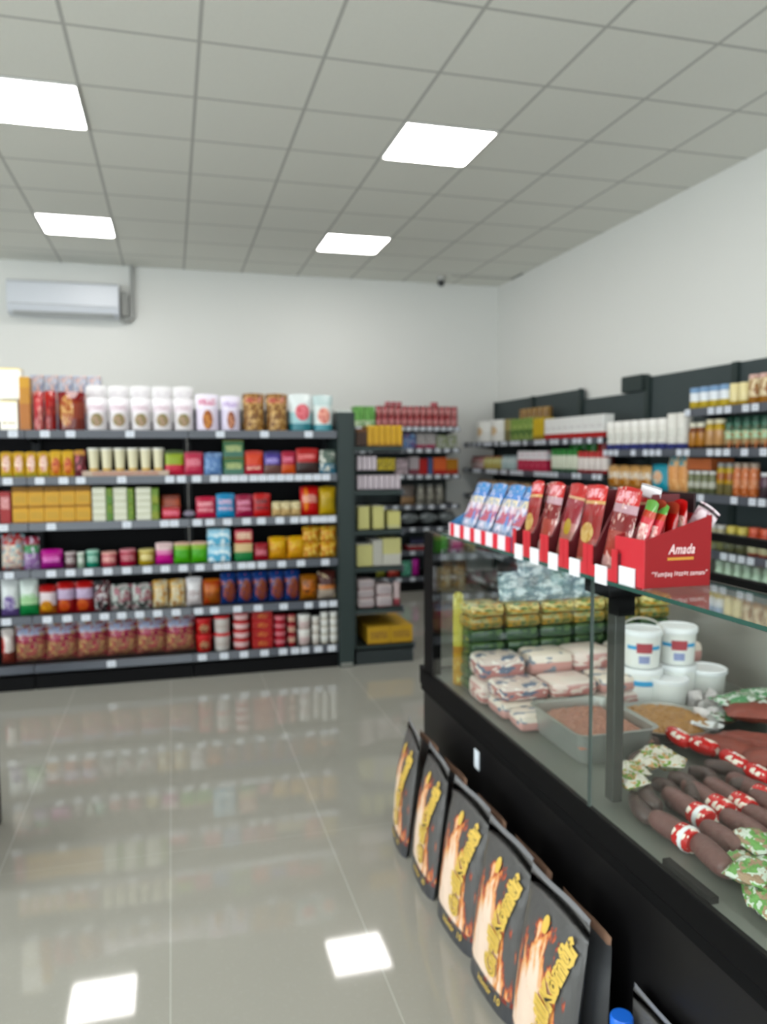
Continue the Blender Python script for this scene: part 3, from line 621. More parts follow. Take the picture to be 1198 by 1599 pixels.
e(.706, 'fourth shelf', 'paper_pack', 'packet', 'grey white paper pack', 'box', pack([(0, 'aeaca4')], rough=.55), 583, 598, 843, d=.2)
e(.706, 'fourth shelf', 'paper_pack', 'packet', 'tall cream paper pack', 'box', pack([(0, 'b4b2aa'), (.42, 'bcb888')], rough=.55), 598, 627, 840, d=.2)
e(.406, 'fifth shelf', 'rice_bag', 'bag', 'white red edged pack', 'flat', pack([(0, '9c5058'), (.08, 'b4a8a8')], print_=(.2, .8, '8c8488'), rough=.4), 558, 587, 905, tiers=3, d=.2)
e(.406, 'fifth shelf', 'rice_bag', 'bag', 'white red edged pack in right pile', 'flat', pack([(0, '9c5058'), (.08, 'b8acac')], print_=(.2, .8, '8c8488'), rough=.4), 588, 615, 912, tiers=2, d=.2)
e(.406, 'fifth shelf', 'rice_bag', 'bag', 'narrow white red pack', 'bag', pack([(0, '9c5058'), (.3, 'b4a4a4')], rough=.4), 616, 627, 908, d=.06)
cb = e(.136, 'bottom shelf', 'cardboard_box', 'box', 'golden cardboard box', 'box', pack([(0, 'b08838'), (.1, 'bf9a4a')], print_=(.3, .72, '7c5a20'), rough=.6), 574, 645, 977, n=2, gap=.02, d=.45)

# --- back wall rack
FP = ('y', 4.80)
def f(k, *a, **kw):
    name, cat, look, kind, mat, px0, px1, pyt = a
    pl = "back wall rack's " + ('top', 'second', 'third', 'fourth', 'fifth', 'sixth', 'bottom')[k]+' shelf'
    return row(FP, name, cat, look, pl, kind, mat, px0, px1, pyt, FZ[6-k]+.001, **kw)
f(0, 'tissue_pack', 'packet', 'light green pack', 'box', pack([(0, 'c0d0b0'), (.3, '7cb068')], spots=('4c8a40', 4, .58), rough=.45), 553, 586, 634, n=2, d=.15)
f(0, 'tin_can', 'can', 'small red and white tin', 'can', pack([(0, 'a83838'), (.2, 'c08080'), (.7, 'a03038')], spots=('d8b0b0', 6, .6), rough=.35), 588, 716, 634, n=13, tiers=2, d=.08)
zt = at_y(652, 634, 4.80).z
for a_, b_, n_ in ((602, 629, 3), (674, 686, 1)):
    row(FP, 'tin_can', 'can', 'red tin on the third layer' + (' apart' if n_ == 1 else ''), "back wall rack's top shelf", 'can', pack([(0, 'a83838'), (.3, 'c88890'), (.7, 'a83840')], rough=.35), a_, b_, 624, zt, n=n_, d=.08, h=.045)
f(1, 'juice_box', 'box', 'blue patterned box', 'box', pack([(0, '2c6ca0')], spots=('a0b8d0', 5, .55, '8a3c60'), rough=.4), 631, 650, 677, d=.12)
f(1, 'juice_box', 'box', 'white box with pink base', 'box', pack([(0, 'a83058'), (.25, 'a8a4a4')], spots=('706c70', 5, .6), rough=.4), 651, 681, 676, n=2, d=.12)
f(1, 'juice_box', 'box', 'grey green box', 'box', pack([(0, '8a9470')], spots=('a8a8a8', 5, .5), rough=.4), 682, 714, 679, n=2, d=.12)
f(2, 'tea_box', 'box', 'grey pink box', 'box', pack([(0, '94888c')], spots=('b8a8b0', 4, .5), rough=.4), 620, 638, 716, d=.12)
f(2, 'tea_box', 'box', 'white and maroon box', 'box', pack([(0, '7c4450'), (.3, 'a8a0a4')], rough=.4), 640, 655, 713, d=.12)
f(2, 'tea_box', 'box', 'bright red box', 'box', pack([(0, 'b01420')], rough=.4), 655, 668, 716, d=.12)
f(2, 'tea_box', 'box', 'blue grey box', 'box', pack([(0, '4a5c88')], rough=.4), 669, 676, 714, d=.12)
f(2, 'tea_box', 'box', 'coral orange box', 'box', pack([(0, 'b83428'), (.25, 'd8704c')], rough=.4), 677, 698, 714, d=.12)
f(2, 'tea_box', 'box', 'orange yellow box', 'box', pack([(0, 'b04424'), (.3, 'b8822c')], rough=.4), 698, 716, 716, d=.12)
f(3, 'glass_jar', 'jar', 'cloudy grey jar', 'jar', pack([(0, '7c7a74')], spots=('98968c', 3, .5), rough=.25), 652, 696, 756, n=3, d=.1, lid='6a6c66')
f(3, 'sponge_pack', 'packet', 'brown soft packet', 'bag', pack([(0, 'a08468'), (.4, '6c6460')], rough=.4), 628, 650, 757, d=.1)
f(4, 'foil_roll', 'packet', 'shiny silver grey soft pack', 'lying', pack([(0, '8c9294'), (.5, 'a4aaac')], spots=('787e80', 3, .55), rough=.25), 626, 716, 796, n=3, d=.2)
f(5, 'display_tray', 'box', 'low crimson tray', 'box', pack([(0, '9c1c30')], rough=.5), 639, 672, 847, n=2, d=.2, h=.045)
f(5, 'sauce_bottle', 'bottle', 'dark small bottle', 'bottle', pack([(0, '2c2c38'), (.5, '48486a')], rough=.3), 642, 668, 838, n=4, d=.06, back=.12, lid='3c3c50')
f(5, 'sweet_bag', 'bag', 'grass green bag seen above counter glass', 'bag', pack([(0, '2e7828'), (.7, '3c8c34')], rough=.4), 689, 705, 834, d=.06)
f(5, 'sweet_bag', 'bag', 'dusty pink bag seen above counter glass', 'bag', pack([(0, 'a04c68'), (.6, 'b86078')], rough=.4), 707, 727, 845, d=.06)
f(5, 'sweet_bag', 'bag', 'dark red bag seen above counter glass', 'bag', pack([(0, '5c3028'), (.6, '7c4034')], rough=.4), 673, 687, 846, d=.06)
f(6, 'detergent_pack', 'packet', 'olive yellow pack', 'bag', pack([(0, '7c7c34'), (.5, 'a0a050')], rough=.4), 589, 603, 886, d=.08)
f(6, 'detergent_pack', 'packet', 'coral red pack', 'bag', pack([(0, 'c04c44'), (.5, 'c86458')], rough=.4), 607, 625, 888, d=.08)
f(6, 'detergent_pack', 'packet', 'sea green pack', 'bag', pack([(0, '5ca088')], spots=('78b8a0', 4, .5), rough=.4), 629, 645, 876, d=.08)
f(6, 'detergent_pack', 'packet', 'vivid magenta pack', 'bag', pack([(0, 'b82c98'), (.6, 'c83cac')], rough=.35), 645, 656, 872, d=.08)
f(6, 'detergent_pack', 'packet', 'mauve pink pack through counter glass', 'bag', pack([(0, '944068'), (.6, 'a44c74')], rough=.4), 673, 691, 870, d=.1)
f(6, 'plush_bag', 'bag', 'brown mottled sack through counter glass', 'bag', pack([(0, '6c4c34'), (.4, '8c6c54')], spots=('a88c78', 4, .5, '4c3020'), rough=.7), 693, 733, 876, n=2, d=.15)

# --- right wall rack (front plane x = 4.3)
RP = ('x', 4.34)
def r(z, place, *a, **kw):
    name, cat, look, kind, mat, px0, px1, pyt = a
    return row(RP, name, cat, look, "right wall rack's "+place, kind, mat, px0, px1, pyt, z+.001, **kw)
T = 'high shelf'
r(1.63, T, 'paper_plate_pack', 'packet', 'white round plate pack', 'can', pack([(0, 'd0d0cc'), (.5, 'd8d8d4')], pic=(.5, .5, .2, .2, 'c8b090', 'c8b090'), rough=.5), 737, 781, 656, n=2, d=.1)
r(1.63, T, 'oil_tin', 'can', 'narrow gold tin', 'can', pack([(0, '6a6440'), (.5, '948a5c')], rough=.35), 783, 795, 654, d=.06)
r(1.63, T, 'pasta_pack', 'packet', 'green pack', 'box', pack([(0, '4c6c38'), (.5, '7c9854')], spots=('a0b070', 4, .55), rough=.4), 797, 832, 653, n=4, d=.12)
r(1.63, T, 'pasta_pack', 'packet', 'bright yellow pack', 'box', pack([(0, 'a08820'), (.2, 'd0b428')], rough=.4), 832, 848, 652, n=2, d=.12)
r(1.63, T, 'golden_tin', 'can', 'brown gold tin behind green packs', 'can', pack([(0, '6c4c28'), (.4, '8c6c44')], spots=('b0905c', 4, .5), rough=.35), 808, 850, 636, n=5, back=.15, d=.07)
r(1.63, T, 'milk_carton', 'carton', 'white carton with red base', 'box', pack([(0, 'b02830'), (.25, 'd8d8d6')], print_=(.45, .6, 'c0bcbc'), rough=.4), 850, 942, 650, n=9, gap=.05, d=.1)
T = 'second high shelf'
r(1.34, T, 'spice_jar', 'jar', 'small mixed spice jar', 'jar', pack([(0, 'a8a4a0'), (.5, '98847c')], spots=('a87c80', 5, .5), rough=.3), 732, 752, 712, n=2, d=.05, lid='6c1c20')
r(1.34, T, 'spice_jar', 'jar', 'small olive spice jar', 'jar', pack([(0, 'a89c60'), (.5, 'b4b080')], rough=.3), 752, 778, 712, n=3, d=.05, lid='8a5a34')
r(1.34, T, 'spice_jar', 'jar', 'small pale blue grey jar', 'jar', pack([(0, '98a8a8'), (.5, 'a8b4b4')], rough=.3), 779, 800, 711, n=2, d=.05, lid='7c8c90')
r(1.34, T, 'yogurt_carton', 'carton', 'pink base white carton', 'box', pack([(0, 'b83c54'), (.55, 'd8d4d8')], spots=('d48090', 5, .62), rough=.4), 808, 853, 704, n=5, d=.1, gap=.05)
r(1.34, T, 'drink_can', 'can', 'white can with green top', 'can', pack([(0, '3c5c44'), (.15, 'c8ccbc'), (.72, '2c7c34')], rough=.35), 858, 898, 700, n=5, d=.1)
r(1.34, T, 'drink_can', 'can', 'white can with red top', 'can', pack([(0, '8c1c28'), (.15, 'd0c8c4'), (.72, 'b01c24')], rough=.35), 899, 944, 704, n=5, d=.1)
r(1.34, T, 'drink_can', 'can', 'green can in rear row', 'can', pack([(0, '2c7c34')], rough=.4), 884, 925, 690, n=3, back=.12, d=.1)
r(1.34, T, 'drink_can', 'can', 'red can in rear row', 'can', pack([(0, 'a81820')], rough=.4), 927, 942, 690, n=1, back=.12, d=.1)
for zz, nm, c1, c2, pt in ((1.05, 'third shelf', 'a07c58', 'c8b498', 0), (.75, 'fourth shelf', '94885c', 'b0a884', 0)):
    r(zz, nm, 'food_packet', 'packet', 'tan packet', 'bag', pack([(0, c1), (.5, c2)], spots=('8c5c44', 4, .55), rough=.4), 740, 940, 700, n=10, d=.1, h=.17)
r(.45, 'low shelf', 'food_packet', 'packet', 'olive brown packet', 'bag', pack([(0, '7c6834'), (.5, '948454')], spots=('b09c6c', 4, .55), rough=.4), 736, 800, 700, n=4, d=.1, h=.2)
T = 'middle bay upper shelf'
r(1.53, T, 'milk_bottle', 'bottle', 'white bottle on blue tray', 'can', pack([(0, '3c4078'), (.2, 'd8d6d0'), (.8, 'e0deda')], print_=(.35, .6, 'b8b8b0'), rough=.35), 943, 1036, 655, n=7, d=.1)
r(1.53, T, 'milk_bottle', 'bottle', 'taller white bottle on blue tray', 'can', pack([(0, '3c4078'), (.16, 'd8d6d0')], print_=(.35, .6, 'c0c0b8'), rough=.35), 1036, 1067, 644, n=2, d=.1)
T = 'middle bay second shelf'
r(1.24, T, 'coffee_packet', 'packet', 'orange and white packet', 'bag', pack([(0, 'b07434'), (.4, 'd0c4b4'), (.7, 'b8905c')], spots=('c8a070', 4, .55), rough=.4), 944, 1010, 726, n=4, d=.08)
r(1.24, T, 'coffee_packet', 'packet', 'turquoise packet', 'bag', pack([(0, '3c98ac')], pic=(.5, .5, .3, .25, 'd8a888', 'c8c4b4'), rough=.4), 1011, 1036, 724, d=.08)
r(1.24, T, 'coffee_packet', 'packet', 'peach packet with blue top', 'bag', pack([(0, 'd8a070'), (.72, '64a4b0')], spots=('e4b888', 4, .55), rough=.4), 1037, 1067, 711, n=2, d=.08)
r(.89, 'middle bay third shelf', 'pickle_jar', 'jar', 'brown jar', 'jar', pack([(0, '6c6450'), (.4, 'b8a890')], rough=.3), 950, 1068, 700, n=7, d=.1, h=.16, lid='8c2c28')
T = 'right bay top shelf'
r(1.79, T, 'drink_can', 'can', 'blue and gold can', 'can', pack([(0, 'c8b058'), (.35, 'd8dce0'), (.75, '7c98b8')], rough=.25), 1072, 1134, 602, n=4, d=.07)
r(1.79, T, 'drink_can', 'can', 'cream and gold can', 'can', pack([(0, 'b89848'), (.2, 'e0d4a8')], rough=.25), 1134, 1163, 597, n=2, d=.07)
r(1.79, T, 'drink_can', 'can', 'tall cream and brown can', 'can', pack([(0, 'a0703c'), (.25, 'd8c8a8'), (.85, 'c8a8a0')], spots=('98683c', 3, .58), rough=.25), 1163, 1215, 581, n=3, d=.08)
T = 'right bay second shelf'
r(1.53, T, 'honey_jar', 'jar', 'small amber jar', 'jar', pack([(0, '4c3020'), (.15, 'b07c44'), (.75, '7c4814')], rough=.2), 1071, 1095, 659, n=2, d=.06, lid='d0ccb8', lid_h=.18)
r(1.53, T, 'honey_jar', 'jar', 'taller amber jar', 'jar', pack([(0, '4c3c2c'), (.15, 'b89068'), (.75, 'c0a048')], rough=.2), 1096, 1124, 654, n=2, d=.06, lid='d8d0b0', lid_h=.15)
r(1.53, T, 'pickle_jar', 'jar', 'green lidded pickle jar', 'jar', pack([(0, '3c342c'), (.2, 'a08c6c'), (.45, 'a0b898'), (.8, '486450')], spots=('c07c58', 4, .6), rough=.2), 1126, 1212, 657, n=6, d=.06, lid='2c5c48', lid_h=.16)
r(1.53, T, 'pickle_jar', 'jar', 'dark jar in rear row', 'jar', pack([(0, '3c4c3c'), (.6, '2c4838')], rough=.2), 1126, 1212, 649, n=6, d=.06, lid='24503e', lid_h=.2, back=.09)
T = 'right bay third shelf'
r(1.24, T, 'sauce_jar', 'jar', 'short olive jar with white label', 'jar', pack([(0, '5c6048'), (.3, 'b0b0a4'), (.6, '6c7054')], rough=.25), 1070, 1113, 735, n=4, d=.07, lid='b8b8b4')
tag(M().cham(-.01, .17, -.24, 0, 0, .075, .004).build('carton', pack([(0, 'b06848')], rough=.5), None, False, (4.36, at_x(1070, 740, 4.34).y, 1.24+.155)), 'salmon brown carton lying on the short olive jars', 'box')
r(1.24, T, 'sauce_jar', 'jar', 'tall gold banded jar', 'jar', pack([(0, '6c6444'), (.4, 'b08c34'), (.55, 'a0602c'), (.8, 'b89c48')], rough=.25), 1114, 1140, 722, n=2, d=.07, lid='7c7c78')
r(1.24, T, 'sauce_jar', 'jar', 'coral orange jar', 'jar', pack([(0, 'b86c48'), (.3, 'c88868'), (.6, 'c07450')], spots=('d8b098', 5, .6), rough=.25), 1140, 1178, 722, n=3, d=.07, lid='8c7c6c')
r(1.24, T, 'sauce_jar', 'jar', 'dark jar with white lid', 'jar', pack([(0, '3c3034'), (.5, '58404c')], rough=.2), 1180, 1214, 738, n=2, d=.07, lid='b8b8bc')
T = 'right bay fourth shelf'
r(.89, T, 'olive_jar', 'jar', 'olive jar with silver lid', 'jar', pack([(0, '70704c'), (.5, '9c9880')], rough=.25), 1090, 1126, 818, n=3, d=.07, lid='a8a8a4')
r(.89, T, 'olive_jar', 'jar', 'olive jar with yellow lid', 'jar', pack([(0, '5c5c44'), (.6, '8c8450')], rough=.25), 1127, 1160, 822, n=2, d=.07, lid='b0a040', lid_h=.25)
r(.89, T, 'olive_jar', 'jar', 'white label jar with orange lid', 'jar', pack([(0, '8c3c20'), (.12, 'b8b498'), (.68, 'b04828')], rough=.25), 1161, 1215, 826, n=3, d=.07, lid='b84c2c', lid_h=.2)
r(.55, 'right bay fifth shelf', 'herb_jar', 'jar', 'pale green jar with dark base', 'jar', pack([(0, '2c4438'), (.4, '8ca894'), (.75, 'b0c4b0')], rough=.25), 1110, 1215, 882, n=7, d=.07, lid='98ac98')

# ------------------------------------------------------------------ refrigerated glass counter
X0, YE, YN = 2.0, -.35, -3.02       # front plane, far end, near end
X1 = 3.12
ct = thing('display_counter', 'long black refrigerated display counter with glass front on the right', 'display counter', (X0, (YE+YN)/2, 0))
inv = Vector((-X0, -(YE+YN)/2, 0))
def cb_(m, name, mats, smooth=False, parent=None):
    m.v = [(x+inv.x, y+inv.y, z) for x, y, z in m.v]; return m.build(name, mats, parent or ct, smooth)
cb_(M().cham(X0+.012, X1, YN, YE+.04, .06, .565, .004), 'front_panel', m_black)
cb_(M().box(X0+.06, X1-.06, YN+.05, YE-.02, 0, .06), 'plinth', m_kick)
cb_(M().cham(X0-.002, X0+.03, YN, YE+.055, .568, .636, .004).box(X0+.004, X0+.02, YN, YE+.05, .535, .568), 'lower_rail', m_blackm)
cb_(M().box(X0+.0, X1, YE+.025, YE+.055, .56, .618), 'end_rail', m_blackm)
cb_(M().cham(X0-.002, X0+.036, YE-.115, YE-.005, .618, 1.200, .006), 'corner_post', m_blackm)
st = cb_(M().box(X0+.009, X0+.0119, -.92, -.88, .43, .495), 'sticker', plain('white_sticker', 'dfe6ee', .4))
cb_(M().box(X0+.03, X1-.04, YN, YE-.01, .60, .63), 'deck', m_greyin)
cb_(M().prism([(X0+.012, .60), (X0+.035, .60), (X0+.038, .637), (X0+.012, .637)], YN, YE-.06, 'y'), 'front_lip', m_greyin)
cb_(M().box(X0+.010, X0+.028, -2.10, -1.945, .637, .650), 'air_vent', m_kick)
def perf():
    t = NT('perforated_lining'); g_ = t.gen('Object')
    v = t.n.new('ShaderNodeTexVoronoi'); v.inputs['Scale'].default_value = 90; v.inputs['Randomness'].default_value = 0; t.l.new(t.vec('Object'), v.inputs['Vector'])
    t.color(t.mix(t.math('LESS_THAN', v.outputs['Distance'], .35), '8e8b84', '5f5c57')); t.rough(.45); return t.m
cb_(M().box(X1-.06, X1-.04, YN, YE-.01, .63, 1.0), 'rear_air_duct', perf())
cb_(M().box(X1-.04, X1, YN, YE, 1.0, 1.03).box(X1-.04, X1, YN, YE, 1.16, 1.19).box(X1-.04, X1, YE-.03, YE, .56, 1.19), 'rear_frame', m_blackm)
def pane(x0, x1, y0, y1, z0, z1, thin, name='glass_pane'):
    """sheet of glass: clear faces, green cut edges"""
    m = M().box(x0, x1, y0, y1, z0, z1)
    m_e = m_gedge if thin == 'z' else m_gvert
    ax = {'x': (3, 5), 'y': (2, 4), 'z': (0, 1)}[thin]
    for k in range(6): m.mi[k] = 0 if k in ax else 1
    return cb_(m, name, [m_glass, m_e])
pane(X0, X0+.007, -1.653, YE-.02, .622, 1.202, 'x'); pane(X0, X0+.007, YN, -1.659, .622, 1.202, 'x')
pane(X0+.036, X1-.05, YE-.062, YE-.055, .622, 1.202, 'y', 'end_glass')
pane(X0-.004, X0+.215, YN, -1.657, 1.204, 1.213, 'z', 'top_glass'); pane(X0-.004, X0+.215, -1.653, -.575, 1.204, 1.213, 'z', 'top_glass')
pane(X1-.03, X1-.024, YN, YE-.03, 1.03, 1.16, 'x', 'rear_glass')
cb_(M().cham(X0+.05, X0+.078, -1.685, -1.648, .65, 1.17, .003), 'inner_post', m_greypost)
cb_(M().cham(X0+.012, X0+.10, -1.72, -1.60, 1.166, 1.2035, .004).box(X0+.045, X0+.09, -1.705, -1.66, 1.12, 1.17), 'post_bracket', m_blackm)
cb_(M().lathe([(0, 0), (.012, 0), (.012, .008), (0, .008)], 12, X0+.02, -.60, z=1.195), 'glass_clip', m_steel, True)
TOP = 1.2135

# --- goods on the glass top
def place(o, loc, rz=0): o.location = loc; o.rotation_euler = (0, 0, rz); return o
sb = thing('display_carton', 'red and white striped open carton holding blue snack packs on counter', 'display carton', (2.0, -.93, TOP))
def stripes():
    t = NT('striped_card'); g_ = t.gen('Generated')
    t.color(t.mix(t.math('GREATER_THAN', t.math('FRACT', t.math('ADD', t.math('MULTIPLY', g_.outputs[1], 5.5), .05)), .42), 'd02438', 'e8dce4')); t.rough(.45); return t.m
m_str = stripes()
M().box(-.004, .0, -.262, .27, 0, .045).build('front_strip', m_str, sb)
M().box(0, .17, -.262, .27, 0, .003).box(.167, .17, -.262, .27, 0, .15).prism([(0, 0), (.17, 0), (.17, .15), (0, .045)], -.262, -.259, 'y').prism([(0, 0), (.17, 0), (.17, .15), (0, .045)], .267, .27, 'y').build('tray', plain('carton_blue', '3a78a8', .5), sb)
bp = pack([(0, 'a8b4c8'), (.3, 'b86878'), (.5, 'c8b0b8'), (.6, 'd8ccb0'), (.72, '4c80c4'), (.82, '1f86c8')], spots=('d8d4e0', 6, .58, '6c8cc0'), rough=.2, crinkle=.3)
def bar_pack(label, mat, w, h, d, y, x, lean, grp, name='wafer_pack', cat='snack pack', z=TOP+.006, tw=0):
    m = M().pillow(w, h, d, nx=8, nz=12, seal=.06, flat=.12, lump=.08)
    o = m.build(name, mat, None, True); o.location = (x, y, z); o.rotation_euler = (math.radians(tw), -lean*-1, -math.pi/2)
    o.rotation_euler = (Matrix.Rotation(lean, 3, 'Y') @ Matrix.Rotation(math.radians(tw), 3, 'X') @ Matrix.Rotation(-math.pi/2, 3, 'Z')).to_euler()
    return tag(o, label, cat, grp)
for k, y in enumerate((-.72, -.85, -.98, -1.10)):
    bar_pack('blue and pink snack pack leaning in striped carton, %s from far end' % ORD[k], bp, .125, .205, .035, y, 2.03+.005*k, .42, 'blue snack packs in the striped carton')
wp = [pack([(0, 'b08878'), (.12, '9c5048'), (.35, '8c1c24'), (.62, '98282c'), (.76, 'c8a070'), (.8, 'c81c2c')], pic=(.5, .42, .3, .12, 'b8945c', 'c8ac78'), print_=(.84, .95, 'e8a0a8'), rough=.18, coat=.5),
      pack([(0, 'b89490'), (.2, 'a04c44'), (.5, '7c2024'), (.7, 'b09098'), (.8, 'c0202c')], spots=('d0b0a8', 7, .6), print_=(.82, .95, 'e0a0a8'), rough=.18, coat=.5),
      pack([(0, '98685c'), (.4, 'a87068'), (.5, '8c1830'), (.72, '90303c'), (.8, 'c4a080'), (.83, 'b81424')], pic=(.55, .45, .2, .1, 'b09448', 'b09448'), rough=.18, coat=.5)]
ks = [(-1.205, -1.30), (-1.30, -1.41), (-1.41, -1.52), (-1.52, -1.64), (-1.64, -1.77)]
for k, (ya, yb) in enumerate(ks):
    w = ya-yb
    c = thing('display_carton', 'tall red open carton of wafers on counter, %s from the far end' % ORD[k], 'display carton', (2.0, (ya+yb)/2, TOP), 0, 'red wafer cartons on the glass top')
    m = M().box(0, .16, -w/2+.002, w/2-.002, 0, .003).box(.157, .16, -w/2+.002, w/2-.002, 0, .2)
    for y in (-w/2+.001, w/2-.004): m.prism([(0, 0), (.16, 0), (.16, .2), (.09, .2), (.02, .07), (0, .065)], y, y+.003, 'y')
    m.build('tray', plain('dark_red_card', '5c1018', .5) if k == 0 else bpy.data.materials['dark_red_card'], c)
    M().box(-.003, 0, -w/2+.001, w/2-.001, 0, .028).box(-.003, 0, -w/2+.001, -w/2+.022, .028, .075).box(-.003, 0, w/2-.022, w/2-.001, .028, .075).build('front_lip', m_red_lit, c)
    M().box(-.007, -.0035, -.028, .022, -.012, .032).build('price_ticket', plain('ticket_white', 'e6e6ea', .4) if k == 0 else bpy.data.materials['ticket_white'], c)
    bar_pack('tall red wafer pack leaning in %s carton, front one' % ORD[k], wp[k % 3], w*.80, .215, .03, (ya+yb)/2, 2.022, .20, 'red wafer packs standing in cartons', tw=(-3, 2, 4, -2, 3)[k])
    if k % 2 == 0: bar_pack('red wafer pack behind the front one in %s carton' % ORD[k], wp[(k+1) % 3], w*.8, .21, .03, (ya+yb)/2-.005, 2.068, .20, 'red wafer packs standing in cartons', tw=-4)
ec = thing('display_carton', 'large red slanted carton with white and gold lettering at counter corner', 'display carton', (2.0, -1.80, TOP))
w2 = .115
side = [(.012, 0), (.178, 0), (.18, .158), (.012, .106)]
M().prism(side, -w2/2, -w2/2+.003, 'y').prism(side, w2/2-.003, w2/2, 'y').box(.012, .178, -w2/2+.003, w2/2-.003, 0, .003).box(.176, .179, -w2/2+.003, w2/2-.003, 0, .157).build('tray', m_red_shaded, ec)
M().box(.009, .012, -w2/2, w2/2, 0, .106).build('front_panel', m_red_lit, ec)
def flat_text(s, size, mat, name, parent, x, z, y, depth=.0012, shear=0, offset=0, sx=1):
    vs, fs = text_mesh(s, size, offset, shear)
    m = M().add([(x+v.x*sx, y, z+v.y) for v in vs], fs); return m.build(name, mat, parent)
flat_text('Amada', .030, m_wink, 'lettering', ec, .103, .083, -w2/2-.0008, shear=.35, offset=.0006, sx=.75)
M().box(.068, .134, -w2/2-.001, -w2/2-.0003, .060, .066).build('gold_stripe', m_gold, ec)
flat_text('“Yumşaq ləzzət zamanı”', .0155, m_wink, 'lettering', ec, .099, .030, -w2/2-.0008, shear=.2, offset=.0002, sx=.86)
M().box(.003, .007, -.03, .03, -.008, .04).build('price_ticket', bpy.data.materials['ticket_white'], ec)
rm = pack([(0, 'd8b4b0'), (.25, 'c0303c'), (.6, 'b8202c')], print_=[(.3, .6, 'e0b0b4'), (.65, .8, 'd8c8b8')], rough=.2, coat=.4)
rg = pack([(0, 'd8a8a8'), (.2, 'c84850'), (.78, 'b84c3c'), (.86, '6ca058')], print_=(.3, .7, 'e8d0c8'), rough=.2, coat=.4)
rb = pack([(0, 'c03440'), (.6, 'b02028'), (.85, '9c4438')], print_=(.1, .6, 'dc9ca0'), rough=.2)
for k, (y, x, mt, h, ln, tw, lk) in enumerate(((-1.765, 2.035, rg, .19, .22, 8, 'green topped red wafer bar'), (-1.79, 2.04, rg, .185, .30, 4, 'green topped red wafer bar'),
        (-1.80, 2.075, rb, .185, .10, -3, 'plain red wafer bar'), (-1.80, 2.105, rb, .18, .06, 2, 'plain red wafer bar'), (-1.815, 2.13, rm, .185, .02, -2, 'red wafer bar'), (-1.79, 2.15, rm, .175, -.06, 3, 'red wafer bar'))):
    bar_pack('%s in the corner carton, %s from the aisle side' % (lk, ORD[k]), mt, .048, h, .024, y, x, ln, 'wafer bars in the corner carton', 'wafer_bar', tw=tw)
wpk = M().pillow(.055, .10, .022, seal=.1, flat=.15, lump=.15).build('sweet_pack', pack([(0, 'c8b8c0'), (.6, 'd8ccd0')], spots=('b8a0a8', 4, .55), rough=.2), None, True, (2.165, -1.80, TOP+.09), (0, .55, -1.2))
tag(wpk, 'crumpled white foil pack sticking out of the corner carton', 'snack pack')
wpk = M().pillow(.06, .03, .006, seal=.1, flat=.1).build('price_card', bpy.data.materials['ticket_white'], None, True, (2.10, -1.74, TOP+.19), (0, .2, -1.3))
tag(wpk, 'white price card stuck above the wafer bars', 'price card')
db = thing('display_carton', 'dark maroon empty open carton behind the wafer bars', 'display carton', (2.10, -1.70, TOP))
M().box(0, .11, -.06, .06, 0, .003).box(.105, .11, -.06, .06, 0, .20).box(0, .105, .057, .06, 0, .20).box(0, .003, -.06, .06, 0, .12).build('tray', plain('maroon_black_card', '2a0d12', .5), db)

# --- food inside the counter (deck top z = .63)
DZ = .6305
def inside(m, name, mat, label, cat, loc, rot=(0, 0, 0), grp=None, smooth=True): o = m.build(name, mat, None, smooth, loc, rot); return tag(o, label, cat, grp)
# stacked vacuum packs, terraces rising to the far end
yg = [pack([(0, 'c0bc80'), (.4, 'e0d498')], spots=('dca040', 4, .54, '6c8c58'), rough=.3, coat=.3), pack([(0, '44603c'), (.5, 'a8a878')], spots=('6c8058', 5, .5, 'b89048'), rough=.3, coat=.3), pack([(0, '3c5838'), (.5, '587048')], spots=('2c4830', 4, .5), rough=.3, coat=.3)]
pk = [pack([(0, 'c88c88'), (.6, 'd0a8a4'), (.8, 'e4d8d0')], spots=('e4d4cc', 3, .52), rough=.3, coat=.3), pack([(0, 'c08480'), (.7, 'd8c8c0')], spots=('6a7890', 3, .56, 'f0e8e0'), rough=.3, coat=.3), pack([(0, 'd0a09a'), (.6, 'e8dcd0')], spots=('8c94a0', 3, .6), rough=.3, coat=.3)]
def stackrow(y, xs, w, d, t, n, mats, look, grp, cat='food pack', top_from=0):
    protos = {}
    for i, x in enumerate(xs):
        for k in range(n):
            mt = mats[min(len(mats)-1, max(0, n-1-k))] if top_from else mats[(i+k) % len(mats)]
            key = mt.name
            if key not in protos:
                m = M().cham(-w/2+.002, w/2-.002, 0, d, .001, t-.001, t*.28)
                protos[key] = m.mesh('pack', mt, True)
            o = bpy.data.objects.new('food_pack', protos[key]); C.objects.link(o)
            o.location = (x+random.uniform(-.006, .006), y-d/2+random.uniform(-.006, .006), DZ+k*t); o.rotation_euler = (0, 0, random.uniform(-.06, .06))
            tag(o, '%s, %s, %s from the glass front' % (look, tierl(k, n) + (' layer' if n > 1 else ''), ORD[i]), cat, grp)
stackrow(-.655, [2.13, 2.27, 2.41, 2.55, 2.69, 2.83], .135, .12, .047, 7, yg, 'yellow green cheese pack in farthest stacks', 'cheese packs at the far end', top_from=1)
stackrow(-.79, [2.13, 2.31, 2.49, 2.67, 2.85], .175, .14, .085, 2, pk, 'pinkish meat pack in tall stacks', 'tall stacks of meat packs', top_from=0)
stackrow(-.94, [2.14, 2.32, 2.50], .172, .14, .055, 2, [pk[2], pk[1], pk[0]], 'sliced meat pack in low stacks', 'low stacks of meat packs')
stackrow(-1.085, [2.145, 2.32], .172, .11, .05, 1, [pk[2], pk[0]], 'flat meat pack beside the tray', 'flat meat packs by the tray')
